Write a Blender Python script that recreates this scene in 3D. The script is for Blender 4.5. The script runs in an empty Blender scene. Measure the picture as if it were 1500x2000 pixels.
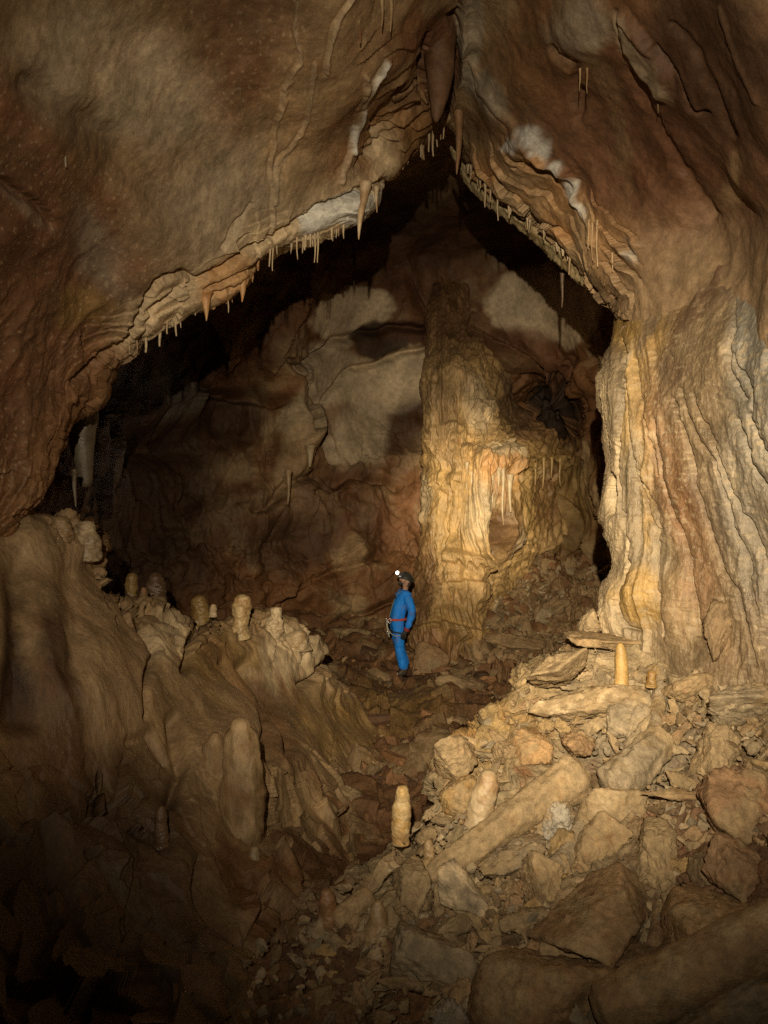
import bpy, bmesh, math, random
import numpy as np
from mathutils import Vector, Matrix, Euler

# ------------------------------------------------------------------ camera, world, lamps, exposure
SC = bpy.context.scene
COL = SC.collection
F = 1503.0                      # focal length in photograph pixels (1500 x 2000)
CAMZ = 2.8                      # camera height above the chamber floor
cam_d = bpy.data.cameras.new('camera')
cam = bpy.data.objects.new('camera', cam_d)
COL.objects.link(cam)
cam.location = (0, 0, CAMZ)
cam.rotation_euler = (math.radians(90), 0, 0)
cam_d.sensor_fit = 'VERTICAL'
cam_d.sensor_height = 34.6
cam_d.lens = 26.0
cam_d.clip_start = 0.05
cam_d.clip_end = 200
SC.camera = cam

world = bpy.data.worlds.new('World')
SC.world = world
world.use_nodes = True
bg = world.node_tree.nodes['Background']
bg.inputs[0].default_value = (0.010, 0.0075, 0.0065, 1)   # deep underground: no sky reaches here
bg.inputs[1].default_value = 0.15

def spot(name, loc, target, energy, size, blend, color, radius):
    l = bpy.data.lights.new(name, 'SPOT')
    l.energy = energy; l.spot_size = math.radians(size); l.spot_blend = blend
    l.color = color; l.shadow_soft_size = radius
    o = bpy.data.objects.new(name, l); COL.objects.link(o)
    o.location = loc
    d = Vector(target) - Vector(loc)
    o.rotation_euler = d.to_track_quat('-Z', 'Y').to_euler()
    return o

def PT(px, py, d):
    return ((px - 750) / F * d, d, CAMZ - (py - 1000) / F * d)

WARM = (1.0, 0.825, 0.56)
LAMP = (-0.14, -0.85, CAMZ + 0.72)      # the second caver's headlamp, behind and above the photographer
spot('cave_lamp_flood', LAMP, PT(915, 860, 7), 1300, 77, 1.0, (1.0, 0.84, 0.61), 0.025)
spot('cave_lamp_beam', LAMP, PT(1000, 1040, 8), 3500, 50, 1.0, WARM, 0.025)
spot('cave_lamp_core', LAMP, PT(925, 985, 15), 11500, 16, 1.0, (1.0, 0.85, 0.57), 0.02)

SC.view_settings.view_transform = 'Standard'
SC.view_settings.look = 'None'
SC.view_settings.exposure = 0.0
SC.view_settings.gamma = 1.0
SC.render.engine = 'CYCLES'
SC.cycles.max_bounces = 5
SC.cycles.diffuse_bounces = 2
SC.cycles.use_denoising = False
SC.cycles.sample_clamp_indirect = 1.0
SC.cycles.sample_clamp_direct = 4.0
SC.cycles.blur_glossy = 1.0
SC.cycles.caustics_reflective = False
SC.cycles.caustics_refractive = False

# ------------------------------------------------------------------ numpy noise
def _hash(ix, iy, iz, seed):
    h = (ix.astype(np.uint32) * np.uint32(374761393) + iy.astype(np.uint32) * np.uint32(668265263)
         + iz.astype(np.uint32) * np.uint32(2147483647) + np.uint32((seed * 974711 + 1013) & 0xffffffff))
    h = (h ^ (h >> np.uint32(13))) * np.uint32(1274126177)
    h = (h ^ (h >> np.uint32(16))) * np.uint32(2246822519)
    return h ^ (h >> np.uint32(13))

_G = np.array([[1,1,0],[-1,1,0],[1,-1,0],[-1,-1,0],[1,0,1],[-1,0,1],[1,0,-1],[-1,0,-1],
               [0,1,1],[0,-1,1],[0,1,-1],[0,-1,-1],[1,1,0],[-1,1,0],[0,-1,1],[0,-1,-1]], dtype=np.float32)

def noise(p, scale=1.0, seed=0):
    """gradient noise, about -1..1; p (N,3), scale may be a 3-tuple"""
    q = (np.asarray(p, dtype=np.float32) * np.asarray(scale, dtype=np.float32)) + np.float32(seed * 17.37 + 300)
    i = np.floor(q); f = q - i; i = i.astype(np.int64)
    u = f * f * f * (f * (f * 6 - 15) + 10)
    res = 0
    for dx in (0, 1):
        wx = u[:, 0] if dx else 1 - u[:, 0]
        for dy in (0, 1):
            wy = u[:, 1] if dy else 1 - u[:, 1]
            for dz in (0, 1):
                wz = u[:, 2] if dz else 1 - u[:, 2]
                g = _G[_hash(i[:, 0] + dx, i[:, 1] + dy, i[:, 2] + dz, seed) & np.uint32(15)]
                dot = g[:, 0] * (f[:, 0] - dx) + g[:, 1] * (f[:, 1] - dy) + g[:, 2] * (f[:, 2] - dz)
                res = res + wx * wy * wz * dot
    return res * 1.4

def fbm(p, scale=1.0, seed=0, octaves=4, gain=0.5, lac=2.03):
    s = np.asarray(scale, dtype=np.float32); a = 1.0; t = 0; r = 0
    for k in range(octaves):
        r = r + a * noise(p, s, seed + k); t += a; a *= gain; s = s * lac
    return r / t

def ridged(p, scale=1.0, seed=0, octaves=3, gain=0.5, lac=2.07):
    s = np.asarray(scale, dtype=np.float32); a = 1.0; t = 0; r = 0
    for k in range(octaves):
        r = r + a * (1 - np.abs(noise(p, s, seed + k)) * 1.6); t += a; a *= gain; s = s * lac
    return r / t

def shards(p, scale, seed, tilt=1.0):
    """broken plates: every cell of a jittered lattice is its own tilted facet (about -1..1)"""
    q = np.asarray(p, dtype=np.float32) * np.asarray(scale, dtype=np.float32) + np.float32(500 + seed * 3.7)
    q = q + 0.35 * np.stack([noise(q, 1.1, seed + 60), noise(q, 1.1, seed + 61), noise(q, 1.1, seed + 62)], 1)
    b = np.floor(q - 0.5).astype(np.int64); best = np.full(len(q), 9e9, np.float32); out = np.zeros(len(q), np.float32); s = np.float32(1 / 4294967295.0)
    for dx in (0, 1):
        for dy in (0, 1):
            for dz in (0, 1):
                c = b + np.array([dx, dy, dz]); h = [_hash(c[:, 0], c[:, 1], c[:, 2], seed + k).astype(np.float32) * s for k in range(3)]
                e = q - c - np.stack(h, 1) * 0.8 - 0.1; d = (e * e).sum(1); m = d < best
                g = [(_hash(c[:, 0], c[:, 1], c[:, 2], seed + 20 + k).astype(np.float32) * s - 0.5) * 2 for k in range(4)]
                v = g[3] * 0.5 + tilt * (g[0] * e[:, 0] + g[1] * e[:, 1] + g[2] * e[:, 2])
                best = np.where(m, d, best); out = np.where(m, v, out)
    return out

def sstep(a, b, x):
    t = np.clip((x - a) / (b - a), 0, 1)
    return t * t * (3 - 2 * t)

class TPS:
    """thin plate spline: depth in metres over photograph pixels"""
    def __init__(self, pts, lam=0.002):
        p = np.array(pts, dtype=np.float64)
        self.c = p[:, :2] / 1000.0
        n = len(p)
        K = self._k(self.c)
        A = np.zeros((n + 3, n + 3)); A[:n, :n] = K + lam * np.eye(n)
        A[:n, n] = 1; A[:n, n+1:] = self.c; A[n, :n] = 1; A[n+1:, :n] = self.c.T
        self.w = np.linalg.solve(A, np.concatenate([p[:, 2], np.zeros(3)]))
    def _k(self, q):
        r2 = ((q[:, None, :] - self.c[None]) ** 2).sum(-1)
        return np.where(r2 > 1e-12, 0.5 * r2 * np.log(np.maximum(r2, 1e-12)), 0)
    def __call__(self, px, py):
        px = np.atleast_1d(px); sh = px.shape
        q = np.stack([px.ravel(), np.atleast_1d(py).ravel()], 1) / 1000.0
        out = np.empty(len(q)); n = len(self.c)
        for s in range(0, len(q), 60000):
            b = q[s:s+60000]
            out[s:s+60000] = self._k(b) @ self.w[:n] + self.w[n] + b @ self.w[n+1:]
        return out.reshape(sh)

def unproj(px, py, d):
    return np.stack([(px - 750) / F * d, d, CAMZ - (py - 1000) / F * d], -1)

def polydist(px, py, pts):
    """distance and signed side to a polyline in pixel space"""
    best = np.full(px.shape, 1e9); side = np.zeros(px.shape)
    for (x0, y0), (x1, y1) in zip(pts[:-1], pts[1:]):
        dx, dy = x1 - x0, y1 - y0; L2 = dx * dx + dy * dy
        t = np.clip(((px - x0) * dx + (py - y0) * dy) / L2, 0, 1)
        ex, ey = px - (x0 + t * dx), py - (y0 + t * dy)
        d = np.sqrt(ex * ex + ey * ey); m = d < best
        best = np.where(m, d, best)
        side = np.where(m, np.sign(dx * ey - dy * ex), side)
    return best, side

def groove(px, py, pts, w, depth):
    d, s = polydist(px, py, pts)
    return -depth * np.exp(-(d / w) ** 2)

def ledge(px, py, pts, w, h):
    """raised on the right-hand side (pixel y down) of the line, dropping sharply across it"""
    d, s = polydist(px, py, pts)
    return h * np.where(s > 0, np.exp(-d / w), -0.6 * np.exp(-(d / (w * 0.16)) ** 2))

# ------------------------------------------------------------------ colours (linear albedo)
TAN = np.array([0.42, 0.285, 0.150]); CREAM = np.array([0.57, 0.44, 0.27]); BROWN = np.array([0.185, 0.096, 0.044])
RED = np.array([0.150, 0.069, 0.036]); GREY = np.array([0.31, 0.262, 0.19]); WHITE = np.array([0.72, 0.71, 0.64])
OCHRE = np.array([0.46, 0.29, 0.095]); DARK = np.array([0.065, 0.04, 0.028]); PALE = np.array([0.45, 0.355, 0.235])
ORANGE = np.array([0.46, 0.25, 0.10]); UMBER = np.array([0.075, 0.041, 0.023])

def lerp(c0, c1, t):
    return c0 + (c1 - c0) * np.clip(t, 0, 1)[:, None]

def blob(px, py, cx, cy, rx, ry, rot=0, soft=0.35):
    a = math.radians(rot); c, s = math.cos(a), math.sin(a)
    x, y = px - cx, py - cy
    u, v = (x * c + y * s) / rx, (-x * s + y * c) / ry
    return 1 - sstep(1 - soft, 1 + soft, np.sqrt(u * u + v * v))

# ------------------------------------------------------------------ materials
def rock_material(name, bump=0.5, scale=1.0, rough=0.62, vary=0.55, fibre=None, spec=0.3):
    m = bpy.data.materials.new(name); m.use_nodes = True
    nt = m.node_tree; N = nt.nodes; L = nt.links
    b = N['Principled BSDF']
    b.inputs['Roughness'].default_value = rough
    b.inputs['Specular IOR Level'].default_value = spec
    at = N.new('ShaderNodeAttribute'); at.attribute_name = 'Col'
    geo = N.new('ShaderNodeNewGeometry')
    mp = N.new('ShaderNodeMapping')
    if fibre: mp.inputs['Scale'].default_value = fibre
    L.new(geo.outputs['Position'], mp.inputs['Vector'])
    def nz(s, det, r=0.6, src=None):
        n = N.new('ShaderNodeTexNoise'); n.inputs['Scale'].default_value = s * scale
        n.inputs['Detail'].default_value = det; n.inputs['Roughness'].default_value = r
        L.new((src or mp).outputs[0], n.inputs['Vector']); return n
    n1 = nz(2.6, 8, 0.65, geo); n2 = nz(17, 6, 0.7); n3 = nz(75, 4, 0.7, geo)
    # value variation, all of it in the stone
    r1 = N.new('ShaderNodeMapRange'); r1.inputs[1].default_value = 0.3; r1.inputs[2].default_value = 0.7
    r1.inputs[3].default_value = 1 - vary * 0.6; r1.inputs[4].default_value = 1 + vary * 0.5
    L.new(n1.outputs[0], r1.inputs[0])
    r2 = N.new('ShaderNodeMapRange'); r2.inputs[1].default_value = 0.32; r2.inputs[2].default_value = 0.68
    r2.inputs[3].default_value = 1 - vary * 0.55; r2.inputs[4].default_value = 1 + vary * 0.45
    L.new(n2.outputs[0], r2.inputs[0])
    mu = N.new('ShaderNodeMath'); mu.operation = 'MULTIPLY'
    L.new(r1.outputs[0], mu.inputs[0]); L.new(r2.outputs[0], mu.inputs[1])
    r3 = N.new('ShaderNodeMapRange'); r3.inputs[1].default_value = 0.3; r3.inputs[2].default_value = 0.7
    r3.inputs[3].default_value = 1 - vary * 0.35; r3.inputs[4].default_value = 1 + vary * 0.3
    L.new(n3.outputs[0], r3.inputs[0])
    mu2 = N.new('ShaderNodeMath'); mu2.operation = 'MULTIPLY'
    L.new(mu.outputs[0], mu2.inputs[0]); L.new(r3.outputs[0], mu2.inputs[1])
    vm = N.new('ShaderNodeVectorMath'); vm.operation = 'SCALE'
    L.new(at.outputs['Color'], vm.inputs[0]); L.new(mu2.outputs[0], vm.inputs['Scale'])
    L.new(vm.outputs[0], b.inputs['Base Color'])
    # relief finer than the mesh
    ad = N.new('ShaderNodeMath'); ad.operation = 'MULTIPLY_ADD'; ad.inputs[1].default_value = 0.35
    L.new(n3.outputs[0], ad.inputs[0]); L.new(n2.outputs[0], ad.inputs[2])
    bp = N.new('ShaderNodeBump'); bp.inputs['Strength'].default_value = bump; bp.inputs['Distance'].default_value = 0.03 / scale ** 0.5
    L.new(ad.outputs[0], bp.inputs['Height']); L.new(bp.outputs[0], b.inputs['Normal'])
    rr = N.new('ShaderNodeMapRange'); rr.inputs[1].default_value = 0.3; rr.inputs[2].default_value = 0.7
    rr.inputs[3].default_value = rough - 0.30; rr.inputs[4].default_value = min(1, rough + 0.2)
    L.new(n1.outputs[0], rr.inputs[0]); L.new(rr.outputs[0], b.inputs['Roughness'])
    return m

def flat_material(name, color, rough=0.6, metal=0.0, weave=0.0, emit=None, mud=0.0):
    m = bpy.data.materials.new(name); m.use_nodes = True
    nt = m.node_tree; N = nt.nodes; L = nt.links; b = N['Principled BSDF']
    b.inputs['Roughness'].default_value = rough; b.inputs['Metallic'].default_value = metal
    n = N.new('ShaderNodeTexNoise'); n.inputs['Scale'].default_value = 9; n.inputs['Detail'].default_value = 6
    r = N.new('ShaderNodeMapRange'); r.inputs[1].default_value = 0.3; r.inputs[2].default_value = 0.7
    r.inputs[3].default_value = 0.78; r.inputs[4].default_value = 1.15
    L.new(n.outputs[0], r.inputs[0])
    v = N.new('ShaderNodeVectorMath'); v.operation = 'SCALE'; v.inputs[0].default_value = color[:3]
    L.new(r.outputs[0], v.inputs['Scale']); L.new(v.outputs[0], b.inputs['Base Color'])
    bp = N.new('ShaderNodeBump'); bp.inputs['Strength'].default_value = 0.25 + weave; bp.inputs['Distance'].default_value = 0.02
    L.new(n.outputs[0], bp.inputs['Height']); L.new(bp.outputs[0], b.inputs['Normal'])
    if mud:
        n2 = N.new('ShaderNodeTexNoise'); n2.inputs['Scale'].default_value = 5; n2.inputs['Detail'].default_value = 8; n2.inputs['Roughness'].default_value = 0.7
        r2 = N.new('ShaderNodeMapRange'); r2.inputs[1].default_value = 0.52; r2.inputs[2].default_value = 0.70; r2.inputs[4].default_value = mud
        tc = N.new('ShaderNodeTexCoord'); L.new(tc.outputs['Object'], n2.inputs['Vector']); L.new(n2.outputs[0], r2.inputs[0])
        mx = N.new('ShaderNodeMix'); mx.data_type = 'RGBA'; mx.inputs['B'].default_value = (0.16, 0.10, 0.055, 1)
        L.new(r2.outputs[0], mx.inputs['Factor']); L.new(v.outputs[0], mx.inputs['A']); L.new(mx.outputs['Result'], b.inputs['Base Color'])
    if emit:
        b.inputs['Emission Color'].default_value = (*color[:3], 1); b.inputs['Emission Strength'].default_value = emit
    return m

M_VAULT = rock_material('vault_limestone', 0.32, 1.0, 0.62, 0.5)
M_BACK = rock_material('chamber_limestone', 0.6, 0.6, 0.6, 0.5)
M_FLOW = rock_material('flowstone', 0.5, 1.2, 0.46, 0.5, fibre=(1.6, 1.6, 0.45), spec=0.4)
M_GROUND = rock_material('rubble_ground', 0.8, 1.6, 0.7, 0.6)
M_ROCK = rock_material('broken_rock', 0.7, 1.6, 0.68, 0.55)
M_CALC = rock_material('wet_calcite', 0.3, 2.5, 0.42, 0.35, spec=0.5)

# ------------------------------------------------------------------ mesh and object helpers
def grid_faces(nu, nv, close_u=False):
    i = np.arange(nu if close_u else nu - 1); j = np.arange(nv - 1)
    I, J = np.meshgrid(i, j, indexing='ij'); I2 = (I + 1) % nu
    return np.stack([I * nv + J, I2 * nv + J, I2 * nv + J + 1, I * nv + J + 1], -1).reshape(-1, 4)

def make_mesh(name, V, faces, colors=None, mat=None, smooth=True):
    V = np.asarray(V, dtype=np.float32); faces = np.asarray(faces, dtype=np.int32)
    k = faces.shape[1]; me = bpy.data.meshes.new(name)
    me.vertices.add(len(V)); me.vertices.foreach_set('co', V.ravel())
    me.loops.add(faces.size); me.loops.foreach_set('vertex_index', faces.ravel())
    me.polygons.add(len(faces))
    me.polygons.foreach_set('loop_start', np.arange(0, faces.size, k, dtype=np.int32))
    me.polygons.foreach_set('use_smooth', np.full(len(faces), smooth))
    me.update(calc_edges=True); me.validate()
    if colors is not None:
        c = np.ones((len(V), 4), dtype=np.float32); c[:, :3] = np.clip(colors, 0.01, 0.92)
        a = me.color_attributes.new('Col', 'FLOAT_COLOR', 'POINT'); a.data.foreach_set('color', c.ravel())
    if mat: me.materials.append(mat)
    return me

def link(name, me, parent=None, loc=(0, 0, 0)):
    o = bpy.data.objects.new(name, me); COL.objects.link(o); o.location = loc
    if parent: o.parent = parent
    return o

def tag(o, label=None, cat=None, group=None, kind=None):
    if label: o['label'] = label
    if cat: o['category'] = cat
    if group: o['group'] = group
    if kind: o['kind'] = kind
    return o

def mesh_thing(name, V, faces, colors, mat, label, cat, group=None, kind=None, smooth=True, parent=None):
    V = np.asarray(V); base = np.array([V[:, 0].mean(), V[:, 1].mean(), V[:, 2].min()])
    if kind == 'structure' or parent: base = np.zeros(3)
    o = link(name, make_mesh(name, V - base, faces, colors, mat, smooth), parent, base)
    return tag(o, label, cat, group, kind)

def hermite(P, t, n):
    """smooth curve through the rows of P at parameters t, sampled n times"""
    P = np.asarray(P, float); s = np.linspace(t[0], t[-1], n); out = np.empty((n, P.shape[1]))
    m = np.gradient(P, t, axis=0)
    k = np.clip(np.searchsorted(t, s, side='right') - 1, 0, len(t) - 2)
    h = (t[k+1] - t[k])[:, None]; x = ((s - t[k]) / h[:, 0])[:, None]
    return ((2*x**3 - 3*x**2 + 1) * P[k] + (x**3 - 2*x**2 + x) * h * m[k] + (-2*x**3 + 3*x**2) * P[k+1] + (x**3 - x**2) * h * m[k+1])

def ribs(rows, n, jag=0, seed=0, smooth=True):
    R = np.array(rows, float)
    seg = np.hypot(*np.diff(R[:, :2], axis=0).T) + 0.12 * np.hypot(*np.diff(R[:, 2:], axis=0).T)
    t = np.concatenate([[0], np.cumsum(seg)])
    if smooth:
        C = hermite(R, t, n)
    else:
        s = np.linspace(0, t[-1], n); C = np.stack([np.interp(s, t, R[:, k]) for k in range(4)], 1)
    if jag:
        s = np.linspace(0, t[-1], n); q = np.stack([s, s * 0, s * 0], 1)
        J = np.stack([jag * fbm(q, 0.03, seed + 50 * k, 4, 0.6) for k in (0, 1)], 1)
    else: J = np.zeros((n, 2))
    return (C[:, :2], J), C[:, 2:]

def sheet(A, B, nv, depth, disp, color, roll=0.5, rollpx=40, ext=2.0, shift=60, nl=14, power=1.4):
    """a real relief surface between two outlines: A is a free rim that rolls away from the viewer and runs on behind"""
    A, J = A
    nu = len(A); dirv = B - A; L = np.hypot(*dirv.T)[:, None]; unit = dirv / np.maximum(L, 1e-6)
    v = np.linspace(0, 1, nv) ** power
    px = A[:, None, 0] + dirv[:, None, 0] * v; py = A[:, None, 1] + dirv[:, None, 1] * v
    dist = L * v[None]
    fade = np.exp(-dist / 30.0)                       # small nicks along the rim only
    px = px + J[:, None, 0] * fade; py = py + J[:, None, 1] * fade
    A = A + J
    d = depth(px, py)
    d = np.where(d < 2.2, 2.2 * np.exp(np.clip((d - 2.2) / 2.2, -0.7, 0)), d)   # outer skirts never reach the viewer
    t = np.clip(dist / rollpx, 0, 1)
    d = d + roll * (1 - np.sqrt(np.maximum(0, 1 - (1 - t) ** 2)))
    if ext:
        w = (np.arange(nl, 0, -1) / nl)[None]
        ex = A[:, None, 0] + unit[:, None, 0] * shift * w ** 1.6
        ey = A[:, None, 1] + unit[:, None, 1] * shift * w ** 1.6
        ed = d[:, :1] + ext * w
        px = np.concatenate([ex, px], 1); py = np.concatenate([ey, py], 1); d = np.concatenate([ed, d], 1)
        dist = np.concatenate([-w * 60 + np.zeros_like(ex), dist], 1)
    nvt = px.shape[1]
    X = unproj(px, py, d)
    du = np.gradient(X, axis=0); dv = np.gradient(X, axis=1)
    n = np.cross(du, dv); n /= np.maximum(np.linalg.norm(n, axis=-1, keepdims=True), 1e-9)
    ref = X[:, min(nl + nv // 2, nvt - 1)] - np.array([0, 0, CAMZ]); nr = n[:, min(nl + nv // 2, nvt - 1)]
    if ((ref * nr).sum(-1)).mean() > 0: n = -n
    P = X.reshape(-1, 3); fx, fy, fd = px.ravel(), py.ravel(), dist.ravel()
    h = disp(fx, fy, P, fd)
    V = P + n.reshape(-1, 3) * h[:, None]
    C = color(fx, fy, P, h, fd)
    return V, grid_faces(nu, nvt), C

def warp(px, py, P, s, amp, seed):
    return px + amp * fbm(P, s, seed, 3), py + amp * fbm(P, s, seed + 9, 3)

# ================================================================== LARGE STRUCTURE
# ---- the near vault with its pointed opening
ARCH = [(5,1040,-650,1300),(38,990,-650,1150),(66,950,-650,1050),(92,885,-650,930),(122,830,-650,830),(176,778,-650,720),(196,715,-650,610),(222,682,-650,520),
        (250,658,-650,400),(300,641,-620,200),(345,618,-560,20),(392,600,-480,-160),(440,588,-380,-300),(482,558,-250,-420),(506,508,-100,-520),(560,486,60,-600),
        (625,470,220,-650),(664,450,350,-680),(702,424,470,-700),(737,402,580,-720),(752,350,680,-730),(800,306,780,-735),(842,286,850,-740),(868,252,890,-740),
        (890,292,940,-740),(918,348,1040,-740),(960,386,1150,-735),(1010,420,1300,-720),(1065,460,1480,-690),(1110,502,1650,-600),(1152,537,1850,-430),(1190,558,2000,-100),
        (1224,585,2050,350),(1235,650,2100,760)]
D_VAULT = TPS([(870,250,7.6),(740,400,7.0),(640,460,6.8),(530,480,6.5),(390,592,6.3),(245,660,6.0),(130,870,5.7),(60,1000,5.5),(450,300,5.6),(300,450,5.4),(450,0,4.6),(200,200,4.4),
    (0,0,3.5),(0,500,4.3),(-50,850,4.8),(-600,200,2.6),(-600,900,3.2),(0,-500,2.8),(650,200,5.7),(720,60,5.2),(790,180,6.3),(835,200,6.7),(862,120,6.4),(890,150,6.7),(905,20,5.9),
    (960,200,6.5),(1000,300,6.8),(1060,280,6.5),(1100,400,6.9),(1180,450,6.4),(1224,575,6.3),(1010,420,7.4),(1110,500,7.0),(1150,537,6.8),(1200,250,5.7),(1100,100,5.2),(1300,350,5.6),
    (1450,100,4.0),(1500,300,4.3),(1300,0,4.4),(1320,620,5.70),(1350,530,5.66),(1400,450,5.60),(1450,600,5.02),(1500,530,4.84),(1470,700,4.79),(1340,820,5.58),(1400,720,5.24),(1550,620,4.45),(1900,0,3.0),(2000,500,3.4),(900,-450,3.6),(1500,-500,3.0),(560,-300,3.6)], 0.0005)

VEINS = [([(580,-40),(578,60),(586,120),(556,175),(548,250),(541,330),(534,400),(528,470)], 7, 0.055),
         ([(612,120),(600,190),(592,255),(565,310),(546,350),(538,400)], 6, 0.045),
         ([(690,-20),(655,40),(640,90),(632,130)], 8, 0.06),
         ([(708,140),(706,190),(700,240),(694,300),(672,340),(668,360)], 8, 0.07),
         ([(742,112),(722,150),(714,200),(704,262),(697,300)], 9, 0.08),
         ([(905,-40),(908,60),(912,110),(905,160),(890,200),(872,235)], 14, 0.10),
         ([(926,120),(940,170),(985,220),(1010,250)], 12, 0.08),
         ([(1000,258),(1040,262),(1062,290),(1100,310),(1128,340),(1140,390),(1160,440),(1166,470)], 14, 0.10),
         ([(1205,20),(1290,90),(1350,150),(1378,205)], 8, 0.05),
         ([(1440,0),(1470,100),(1510,180)], 10, 0.04)]
CUTS = [([(160,745),(240,650),(262,600),(300,545),(345,530),(372,540),(420,522),(470,488),(530,462),(575,440),(640,405),(700,375),(748,352)], 6, 0.10),
        ([(262,650),(300,590),(345,560),(400,540)], 4, 0.05),
        ([(398,562),(440,540),(478,524),(520,498)], 4, 0.06),
        ([(398,580),(436,560),(470,545),(498,512)], 3.5, 0.05),
        ([(840,100),(836,150),(800,180),(760,196),(744,230),(738,262)], 5, 0.07),
        ([(834,165),(822,208),(782,228),(752,250),(724,300)], 5, 0.07),
        ([(700,330),(730,300),(760,262),(800,240),(838,215)], 5, 0.06),
        ([(836,70),(832,140),(842,200),(858,222)], 6, 0.10), ([(888,30),(896,120),(888,180),(872,222)], 6, 0.12),
        ([(1205,22),(1215,100),(1250,150),(1282,172)], 5, 0.05), ([(1290,80),(1340,150),(1362,200),(1395,215)], 4, 0.04),
        ([(430,480),(450,440),(490,400)], 4, 0.03), ([(60,170),(120,215),(200,250),(300,370),(320,410)], 30, 0.05),
        ([(1330,40),(1400,160),(1440,260)], 8, 0.03), ([(1230,150),(1330,330),(1400,420)], 12, 0.05),
        ([(0,350),(70,400),(110,440)], 10, 0.05), ([(1060,110),(1110,150),(1130,230)], 10, 0.06)]

EDGE_R = [(870,255),(892,292),(918,348),(960,386),(1010,420),(1065,460),(1110,502),(1152,537),(1190,558),(1224,585)]
def vault_disp(px, py, P, dist):
    h = 0.16 * fbm(P, 0.7, 3, 3) + 0.03 * fbm(P, 2.2, 11, 3) + 0.009 * fbm(P, 8.0, 21, 4, 0.6)
    wx, wy = warp(px, py, P, 3.0, 9, 71)
    wx, wy = wx + 3 * fbm(P, 14.0, 75, 2), wy + 3 * fbm(P, 14.0, 78, 2)
    for pts, w, a in VEINS:
        w, a = w * 0.5, a * 0.36
        d, s = polydist(wx, wy, pts); h += a * np.exp(-(d / w) ** 2) - 0.35 * a * np.exp(-((d - 1.9 * w) / (0.6 * w)) ** 2) * (s > 0)
    for pts, w, a in CUTS: h += groove(wx, wy, pts, w, a)
    # hanging curtain folds along the right-hand rim, parallel to it
    right = sstep(885, 930, px) * (1 - sstep(1225, 1270, px)) * sstep(250, 330, py)
    band = right * (1 - sstep(120, 175, dist)) * sstep(-8, 3, dist)
    ed = np.full(px.shape, 1e3); mk = (px > 840) & (px < 1320) & (py < 680)
    ed[mk] = polydist(px[mk], py[mk], EDGE_R)[0]; ed = np.where(dist < 0, dist, ed)
    band = right * (1 - sstep(95, 150, ed)) * sstep(-8, 3, dist)
    ph = ed / 34.0 + 1.3 * fbm(P, 0.9, 33, 3) + 0.55 * fbm(P, 3.4, 35, 3) + (px - 900) / 260.0
    saw = ph - np.floor(ph)
    amp = 0.15 + 1.3 * np.clip(0.4 + 1.6 * fbm(P, 1.3, 39, 2), 0, 1.1)
    wht = np.zeros(px.shape)
    for cx, cy, r in ((1040,268,60),(1085,305,60),(1125,345,50),(1140,400,36)): wht = np.maximum(wht, np.exp(-(((px - cx) ** 2 + (py - cy) ** 2) / r ** 2)))
    for i in (5, 7):
        m2 = (px > 840) & (px < 1260) & (py < 560); dd = np.full(px.shape, 1e3); dd[m2] = polydist(px[m2], py[m2], VEINS[i][0])[0]; wht = np.maximum(wht, np.exp(-(dd / 34) ** 2))
    h += band * amp * (1 - wht) * (0.10 * (saw ** 1.5 - 0.45) - 0.05 * np.exp(-((saw - 0.02) / 0.06) ** 2))
    # left rim: thinner flow lines
    left = (1 - sstep(700, 760, px)) * (1 - sstep(60, 105, dist)) * sstep(-6, 3, dist)
    ph = dist / 17.0 + 1.8 * fbm(P, 0.9, 37, 3) + px / 150.0
    saw = ph - np.floor(ph)
    h += left * 0.022 * (0.4 + np.clip(fbm(P, 1.3, 38, 2) * 2, -0.4, 1)) * (saw - 0.5) + left * 0.035 * shards(P, (2.2, 2.2, 3.5), 43, 0.8)
    low = (1 - sstep(240, 330, px)) * sstep(500, 640, py)
    h += low * (0.05 * ridged(P, (2.5, 2.5, 1.6), 41, 2) + 0.02 * fbm(P, 7.0, 44, 3))
    mid = sstep(690, 720, px) * (1 - sstep(840, 870, px)) * (1 - sstep(290, 330, py)) * sstep(40, 110, py)
    ph = (py + 0.55 * px) / 34.0 + 1.6 * fbm(P, 1.6, 47, 2); saw = ph - np.floor(ph)
    m2 = mid > 0; dd = np.full(px.shape, 1e3); dd[m2] = polydist(px[m2], py[m2], VEINS[4][0])[0]
    h += mid * 0.05 * (saw - 0.5) * (1 - np.exp(-(dd / 28) ** 2))
    rt = sstep(1000, 1120, px)
    h += rt * 0.035 * ridged(P, (1.4, 1.4, 0.45), 51, 2)
    # lumpy white calcite
    for cx, cy, r, a in ((1040,268,30,0.12),(1075,300,26,0.12),(1112,330,22,0.10),(1012,282,20,0.08),(1140,385,16,0.07),(1255,480,14,0.05),(700,395,22,0.07),(905,92,22,0.08)):
        h += a * np.exp(-(((wx - cx) ** 2 + (wy - cy) ** 2) / r ** 2))
    # long pale scab on the upper right
    b = blob(wx, wy, 1262, 105, 34, 95, -32, 0.2); h += 0.06 * b
    return h

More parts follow.
